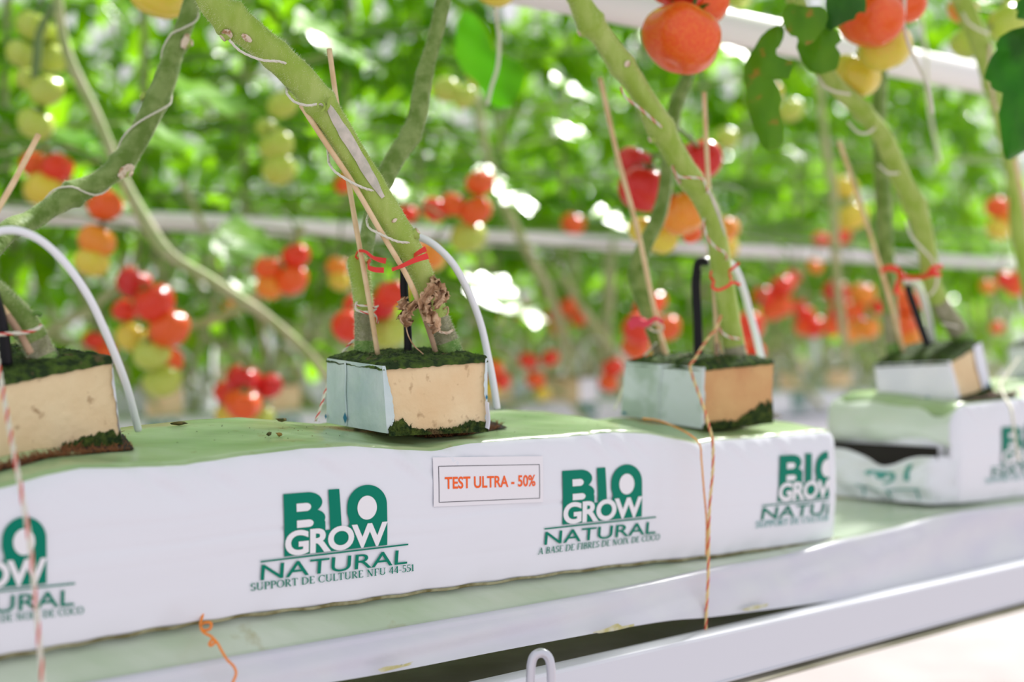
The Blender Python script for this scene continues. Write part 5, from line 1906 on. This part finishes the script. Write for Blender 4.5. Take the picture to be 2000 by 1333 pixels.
truss('low cluster of dark red tomatoes over orange ones hanging just above the near bag', 2.45, [(474, 742, 34, 'dark_red'), (444, 768, 27, 'red', .04), (525, 755, 28, 'dark_red', .03), (474, 790, 36, 'orange_red', -.03), (508, 748, 22, 'orange', .06), (446, 812, 26, 'yellow', .04), (505, 822, 32, 'green', .03)])
truss('four red tomatoes left of the short tied stem', 2.5, [(578, 500, 28, 'red'), (524, 524, 28, 'orange_red'), (570, 548, 32, 'orange_red'), (526, 562, 28, 'orange')])
truss('small orange tomato by itself left of the red foursome', 2.9, [(453, 600, 18, 'orange')])
truss('red tomatoes seen between the black stake and the short stem', 2.3, [(767, 575, 32, 'red'), (745, 600, 30, 'dark_red', .05), (686, 640, 38, 'red'), (755, 648, 40, 'green', .08), (700, 600, 30, 'red', .06)])
truss('orange and yellow tomatoes left of the red tie on the short stem', 2.7, [(660, 522, 24, 'orange'), (664, 548, 24, 'yellow'), (672, 360, 20, 'orange_red')])
truss('orange-red tomatoes over a yellow-green one right of the thick stem', 2.5, [(850, 410, 27, 'red'), (938, 357, 29, 'orange_red'), (930, 412, 32, 'orange_red'), (885, 400, 26, 'orange_red'), (914, 464, 36, 'green', .03)])
truss('single red tomato touching the thick stem on its right', 2.6, [(796, 418, 20, 'red')])
truss('pale orange tomato half hidden behind the white hose', 2.4, [(836, 498, 30, 'orange'), (850, 510, 22, 'yellow', .05)])
truss('lone orange-red tomato on the white pipe left of the second cube', 3.2, [(1120, 438, 24, 'orange_red')])
truss('brownish orange tomato over a yellow-green one right of the pale stem', 2.5, [(1418, 450, 27, 'orange'), (1412, 482, 30, 'yellow', .05)])
truss('red tomatoes behind the slim stem of the second cube', 2.7, [(1248, 645, 34, 'red'), (1300, 640, 30, 'orange_red'), (1262, 608, 26, 'red', .05), (1280, 590, 22, 'orange_red', .1), (1242, 680, 28, 'orange_red', .05)])
truss('red tomatoes between the pale stem and the white hose of the second cube', 2.8, [(1458, 640, 36, 'red'), (1440, 672, 30, 'orange_red'), (1470, 690, 24, 'red')])
truss('red blurred truss right of the second cube\'s hose', 3.4, [(1495, 582, 24, 'red'), (1528, 560, 24, 'red'), (1525, 600, 25, 'orange_red'), (1505, 610, 20, 'orange_red')])
truss('dark red pair above the gap between the two bags', 3.7, [(1572, 616, 20, 'red'), (1592, 640, 22, 'red'), (1568, 640, 18, 'orange_red')])
truss('dense red truss with orange ones left of the third cube\'s stems', 3.6, [(1634, 570, 27, 'dark_red'), (1644, 612, 27, 'red'), (1660, 650, 24, 'orange'), (1622, 640, 20, 'orange_red')])
truss('glowing orange tomatoes beside the dark slim stem at right', 3.3, [(1686, 575, 26, 'orange'), (1670, 608, 20, 'orange_red'), (1693, 640, 26, 'orange'), (1718, 600, 16, 'red')])
truss('yellow pair high above the third cube', 3.3, [(1650, 366, 25, 'yellow'), (1664, 424, 32, 'yellow')])
truss('red tomatoes just above the white pipe under the yellow pair', 3.7, [(1604, 470, 18, 'red'), (1644, 462, 18, 'red'), (1592, 520, 16, 'orange')])
truss('orange tomatoes behind the tilted black stake', 2.7, [(1770, 590, 30, 'orange_red'), (1764, 636, 28, 'orange_red'), (1776, 660, 24, 'orange')])
truss('brown-orange and yellow tomatoes at the right edge above the pipe', 3.0, [(1948, 405, 24, 'orange_red'), (1966, 425, 22, 'orange'), (1950, 448, 24, 'yellow')])
truss('red tomatoes at the right edge below the pipe', 3.2, [(1966, 548, 20, 'red'), (1985, 562, 20, 'orange_red'), (1990, 540, 16, 'red')])
truss('low red and orange pair left of the small far cube', 3.4, [(1032, 705, 19, 'red'), (1046, 742, 20, 'orange_red'), (1075, 700, 18, 'red'), (1060, 770, 16, 'yellow')])
truss('low red tomatoes right of the small far cube\'s hose', 3.3, [(1197, 718, 22, 'red'), (1188, 748, 20, 'orange_red')])
truss('orange tomatoes under the end of the far pipe', 3.7, [(1108, 600, 22, 'orange_red'), (1132, 622, 18, 'orange_red'), (1080, 618, 16, 'red'), (1090, 642, 18, 'orange')])
truss('orange tomatoes left of the far pipe end', 3.9, [(1016, 605, 20, 'orange_red'), (968, 620, 14, 'orange')])
truss('red tomatoes close behind the focused cube\'s hose', 2.9, [(962, 720, 22, 'orange_red'), (978, 745, 20, 'red'), (958, 760, 20, 'yellow')])
truss('small red tomatoes behind the pale hose of the left cube', 2.9, [(184, 665, 22, 'red'), (206, 688, 20, 'orange_red')])
truss('unripe yellow-green tomatoes in a column among leaves left of the thick stem', 2.5, [(552, 205, 30, 'green'), (540, 285, 34, 'green'), (545, 332, 34, 'green'), (520, 250, 22, 'green', .05)])
truss('pale green tomatoes right of the bent stem at top centre', 2.4, [(872, 175, 28, 'green'), (906, 190, 24, 'green'), (935, 150, 26, 'green', .05)])
truss('unripe yellowish tomatoes right of the upright stick', 2.9, [(1420, 270, 24, 'green'), (1545, 215, 26, 'green'), (1510, 180, 20, 'yellow')])
truss('red tomato cluster in the distance between the bags', 4.2, [(1548, 540, 16, 'red'), (1560, 598, 15, 'red')])
truss('small orange tomatoes above the far slabs at centre', 4.2, [(1130, 590, 14, 'orange'), (1170, 640, 14, 'orange_red')])
truss('single orange tomatoes low at the right between cubes', 3.6, [(1930, 560, 16, 'orange'), (1948, 640, 14, 'orange_red')])

# ---------------------------------------------------------------- pipes
def pipe(label, a, b, Da, r, ext0, ext1, group=None):
    p, q = R(*a, Da), R(*b, Da)
    d = (q - p).normalized()
    mb = MB()
    mb.tube([p - d * ext0, p, q, q + d * ext1], r, 24)
    tag(mb.build('growing_pipe', M['pipe']), label, 'pipe', group)


pipe('thick white pipe crossing the top right corner', (1174, 2), (1926, 156), 1.27, .0255, .6, 1.5)
pipe('long white pipe running across the whole picture behind the stems', (0, 416), (1987, 516), 2.55, .0185, 1.0, 4)
pipe('lower white pipe ending left of the second cube', (0, 557), (1190, 581), 4.35, .019, 1.0, .0)
pipe('faint white pipe low at the left between the rows', (60, 606), (400, 613), 6.2, .022, .5, 0)
pipe('far white pipe low at the right behind the red trusses', (1290, 590), (1900, 588), 6.0, .02, 0, 1)

# ---------------------------------------------------------------- second row: bags, cubes, hoses, gutters
mb = MB()
L_, Wd_, Hh = .96, .18, .095


def sb(u, v):
    x = (u - .5) * L_
    a = 2 * PI * v
    e = 1 - max(0, abs(u - .5) * 2 - .97) / .03 * .35
    cx, cz = math.cos(a), math.sin(a)
    k = (abs(cx) ** 5 + abs(cz) ** 5) ** (-1 / 5)
    return Vector((x, cx * k * Wd_ / 2 * e, Hh / 2 + cz * k * Hh / 2 * e + .004 * noise.noise(Vector((x * 6, v * 5, 0))) * (1 if cz > 0 else 0)))


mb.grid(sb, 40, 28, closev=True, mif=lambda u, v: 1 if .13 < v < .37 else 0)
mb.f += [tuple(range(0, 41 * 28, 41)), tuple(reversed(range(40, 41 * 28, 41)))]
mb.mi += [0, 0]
BG_BAG = mb.mesh('bag_body', [M['film_white'], M['film_algae_reflection']])
# print on the far bags: three small blocks of the same lettering
mb = MB()
gl = Flat()
gl.add(fit(text_polys('BIO', .03, .95), 0, .0, 1.0, .62))
gl.add(fit(text_polys('GROW', .01, .95), 0, -.42, 1.0, -.06))
gl.add(fit(text_polys('NATURAL', .0, 1), -.2, -.72, 1.2, -.50))
mb.add([(-.04 + x * .08, -Wd_ / 2 - .0035, .05 + y * .055) for x, y in gl.v], gl.f)
BG_PRINT = mb.mesh('green_print', [M['teal']], False)
mb = MB()
mb.grid(lambda u, v: Vector(((-.5 + u) * .1, -.05 if v < .5 else .05, 0)), 1, 1)
mb = MB()
for (a, b, mi) in (((-.05, -.05), (.05, -.05), 0), ((.05, -.05), (.05, .05), 1), ((.05, .05), (-.05, .05), 0), ((-.05, .05), (-.05, -.05), 1)):
    mb.grid(lambda u, v, a=a, b=b: Vector((a[0] + (b[0] - a[0]) * u, a[1] + (b[1] - a[1]) * u, v * .062)), 6, 4, mi=mi)
mb.add([(-.05, -.05, .062), (.05, -.05, .062), (.05, .05, .062), (-.05, .05, .062)], [(0, 1, 2, 3)], 0)
BG_CUBE = mb.mesh('rockwool_block', [M['peach'], M['wrapper_white']], False)
mb = MB()
mb.grid(lambda u, v: Vector(((u - .5) * .101, (v - .5) * .101, .0625 + .005 * noise.noise(Vector((u * 9, v * 9, 0))) + .003)), 14, 14)
BG_MOSS = mb.mesh('moss_top', M['moss'])
mb = MB()
mb.tube([Vector(p) for p in catmull([(0, 0, .06), (.0, 0, .13), (.03, 0, .165), (.09, -.01, .13), (.12, -.02, .05), (.125, -.03, -.01)], 6)], .0038, 8)
BG_HOSE = mb.mesh('hose', M['tube'])
mb = MB()
mb.tube([Vector((.02, .02, .05)), Vector((-.03, .0, .2)), Vector((-.07, 0, .38))], .003, 6)
BG_STICK = mb.mesh('wooden_stick', M['stick'])


def bg_row(D, s0, s1, ztop, labels, idx):
    mb = MB()
    for (d0, d1, z0, z1) in ((D - .14, D + .14, -.012, -.006), (D - .14, D - .13, -.05, .0), (D + .13, D + .14, -.05, .0)):
        mb.box(W(s0 - .6, d0, ztop - Hh + z0), DV * (s1 - s0 + 1.2), NV * (d1 - d0), Vector((0, 0, z1 - z0)))
    tag(mb.build('hanging_gutter', M['rail'], smooth=False), labels[0], 'gutter')
    s = s0
    while s < s1:
        base = W(s + .48, D, ztop - Hh - .006)
        b = thing('grow_bag', labels[1], 'grow bag', base, labels[1] + 's', 0)
        b.rotation_euler = (0, 0, -ROT)
        for nm, me, dx in (('bag_body', BG_BAG, 0), ('green_print', BG_PRINT, -.32), ('green_print', BG_PRINT, 0), ('green_print', BG_PRINT, .32)):
            o = bpy.data.objects.new(nm, me)
            COL.objects.link(o)
            o.parent = b
            o.location.x = dx
        for cxs in (-.30, .02, .33):
            cp = W(s + .48 + cxs, D, ztop - .010)
            c = thing('rockwool_cube', labels[2], 'rockwool cube', cp, labels[2] + 's', 0)
            c.rotation_euler = (0, 0, -ROT + rnd.uniform(-.5, .5))
            for nm, me in (('rockwool_block', BG_CUBE), ('moss_top', BG_MOSS)):
                o = bpy.data.objects.new(nm, me)
                COL.objects.link(o)
                o.parent = c
            if idx == 0:
                for nm, me, lab, cat in (('drip_hose', BG_HOSE, 'white hose arching over a far cube in the second row', 'hose'), ('wooden_stick', BG_STICK, 'thin stick standing in a far cube of the second row', 'wooden stick')):
                    o = bpy.data.objects.new(nm, me)
                    COL.objects.link(o)
                    o.location = cp
                    o.rotation_euler = (0, 0, -ROT + rnd.uniform(-.3, .3))
                    tag(o, lab, cat, lab + 's')
        s += 1.03


bg_row(2.86, -.62, 4.8, -.158, ('white gutter carrying the second row of bags', 'blurred white grow bag in the second row', 'small blurred rockwool cube in the second row'), 0)
bg_row(4.75, -.6, 8.0, -.155, ('white gutter carrying the third row of bags', 'very blurred white grow bag in the third row', 'tiny blurred rockwool cube in the third row'), 1)

# the one far cube that shows clearly between the two sharp ones
cp = P(1112, 783, 3.85)
c = thing('rockwool_cube', 'small blurred cube with white wrapper and arched hose, between the two sharp cubes', 'rockwool cube', cp)
c.rotation_euler = (0, 0, math.radians(62) - PI / 2)
c.scale = (1.15, 1.15, 1.0)
for nm, me in (('rockwool_block', BG_CUBE), ('moss_top', BG_MOSS), ('hose', BG_HOSE)):
    o = bpy.data.objects.new(nm, me)
    COL.objects.link(o)
    o.parent = c
    if nm == 'hose':
        o.rotation_euler = (0, 0, math.radians(20))
        o.location = (.02, .02, 0)

# pale posts that hold the far gutters
for (px, D, lab) in ((405, 3.9, 'pale post standing behind the low dark red truss'), (1305, 3.9, 'pale post behind the second cube'), (1010, 5.6, 'thin pale post far behind the focused hose'), (1590, 4.2, 'thin pale post far behind the gap between bags')):
    p = R(px, 700, D)
    mb = MB()
    mb.tube([Vector((p.x, p.y, 0)), Vector((p.x, p.y, 1.36))], .022, 12)
    tag(mb.build('support_post', M['post']), lab, 'post')

# old tomato stems laid low between the rows
for i, (lab, pts) in enumerate((
        ('blurred vine sloping down right from the left leaves', [(110, -20, 2.2, .008), (130, 100, 2.2, .008), (190, 230, 2.2, .008), (240, 350, 2.2, .008), (300, 460, 2.2, .011), (340, 505, 2.2, .009), (400, 540, 2.25, .008), (460, 580, 2.3, .009), (520, 620, 2.35, .009), (600, 690, 2.4, .008), (640, 740, 2.5, .008)]),
        ('blurred vine branch reaching left at mid height', [(330, 640, 2.5, .008), (400, 630, 2.5, .008), (450, 610, 2.5, .008), (520, 560, 2.5, .008), (560, 500, 2.5, .007), (590, 440, 2.5, .007)]),
        ('blurred pale vine dropping to the small far cube', [(930, 180, 3.0, .009), (950, 300, 3.0, .009), (985, 400, 3.1, .010), (1030, 490, 3.2, .011), (1075, 580, 3.4, .012), (1105, 680, 3.6, .013), (1112, 735, 3.8, .013)]),
        ('blurred vine between the small far cube and the second cube', [(1100, 540, 3.4, .010), (1150, 620, 3.5, .010), (1200, 690, 3.6, .010), (1225, 740, 3.7, .010)]),
        ('pale upright vine above the gap between the bags', [(1600, 160, 3.0, .008), (1612, 280, 3.0, .009), (1628, 380, 3.0, .010), (1632, 500, 3.0, .010), (1640, 600, 3.1, .010), (1655, 700, 3.4, .010)]),
        ('thin dark vine among the unripe tomatoes at the left', [(105, 10, 2.15, .006), (78, 60, 2.15, .006), (72, 110, 2.15, .007), (68, 150, 2.15, .006)]))):
    w_, r_ = trace(pts, 6)
    mb = MB()
    mb.tube(w_, r_, 10)
    tag(mb.build('tomato_vine', M['stem_bg'] if i != 5 else M['truss_stem']), lab, 'vine', 'blurred vines behind the near row')
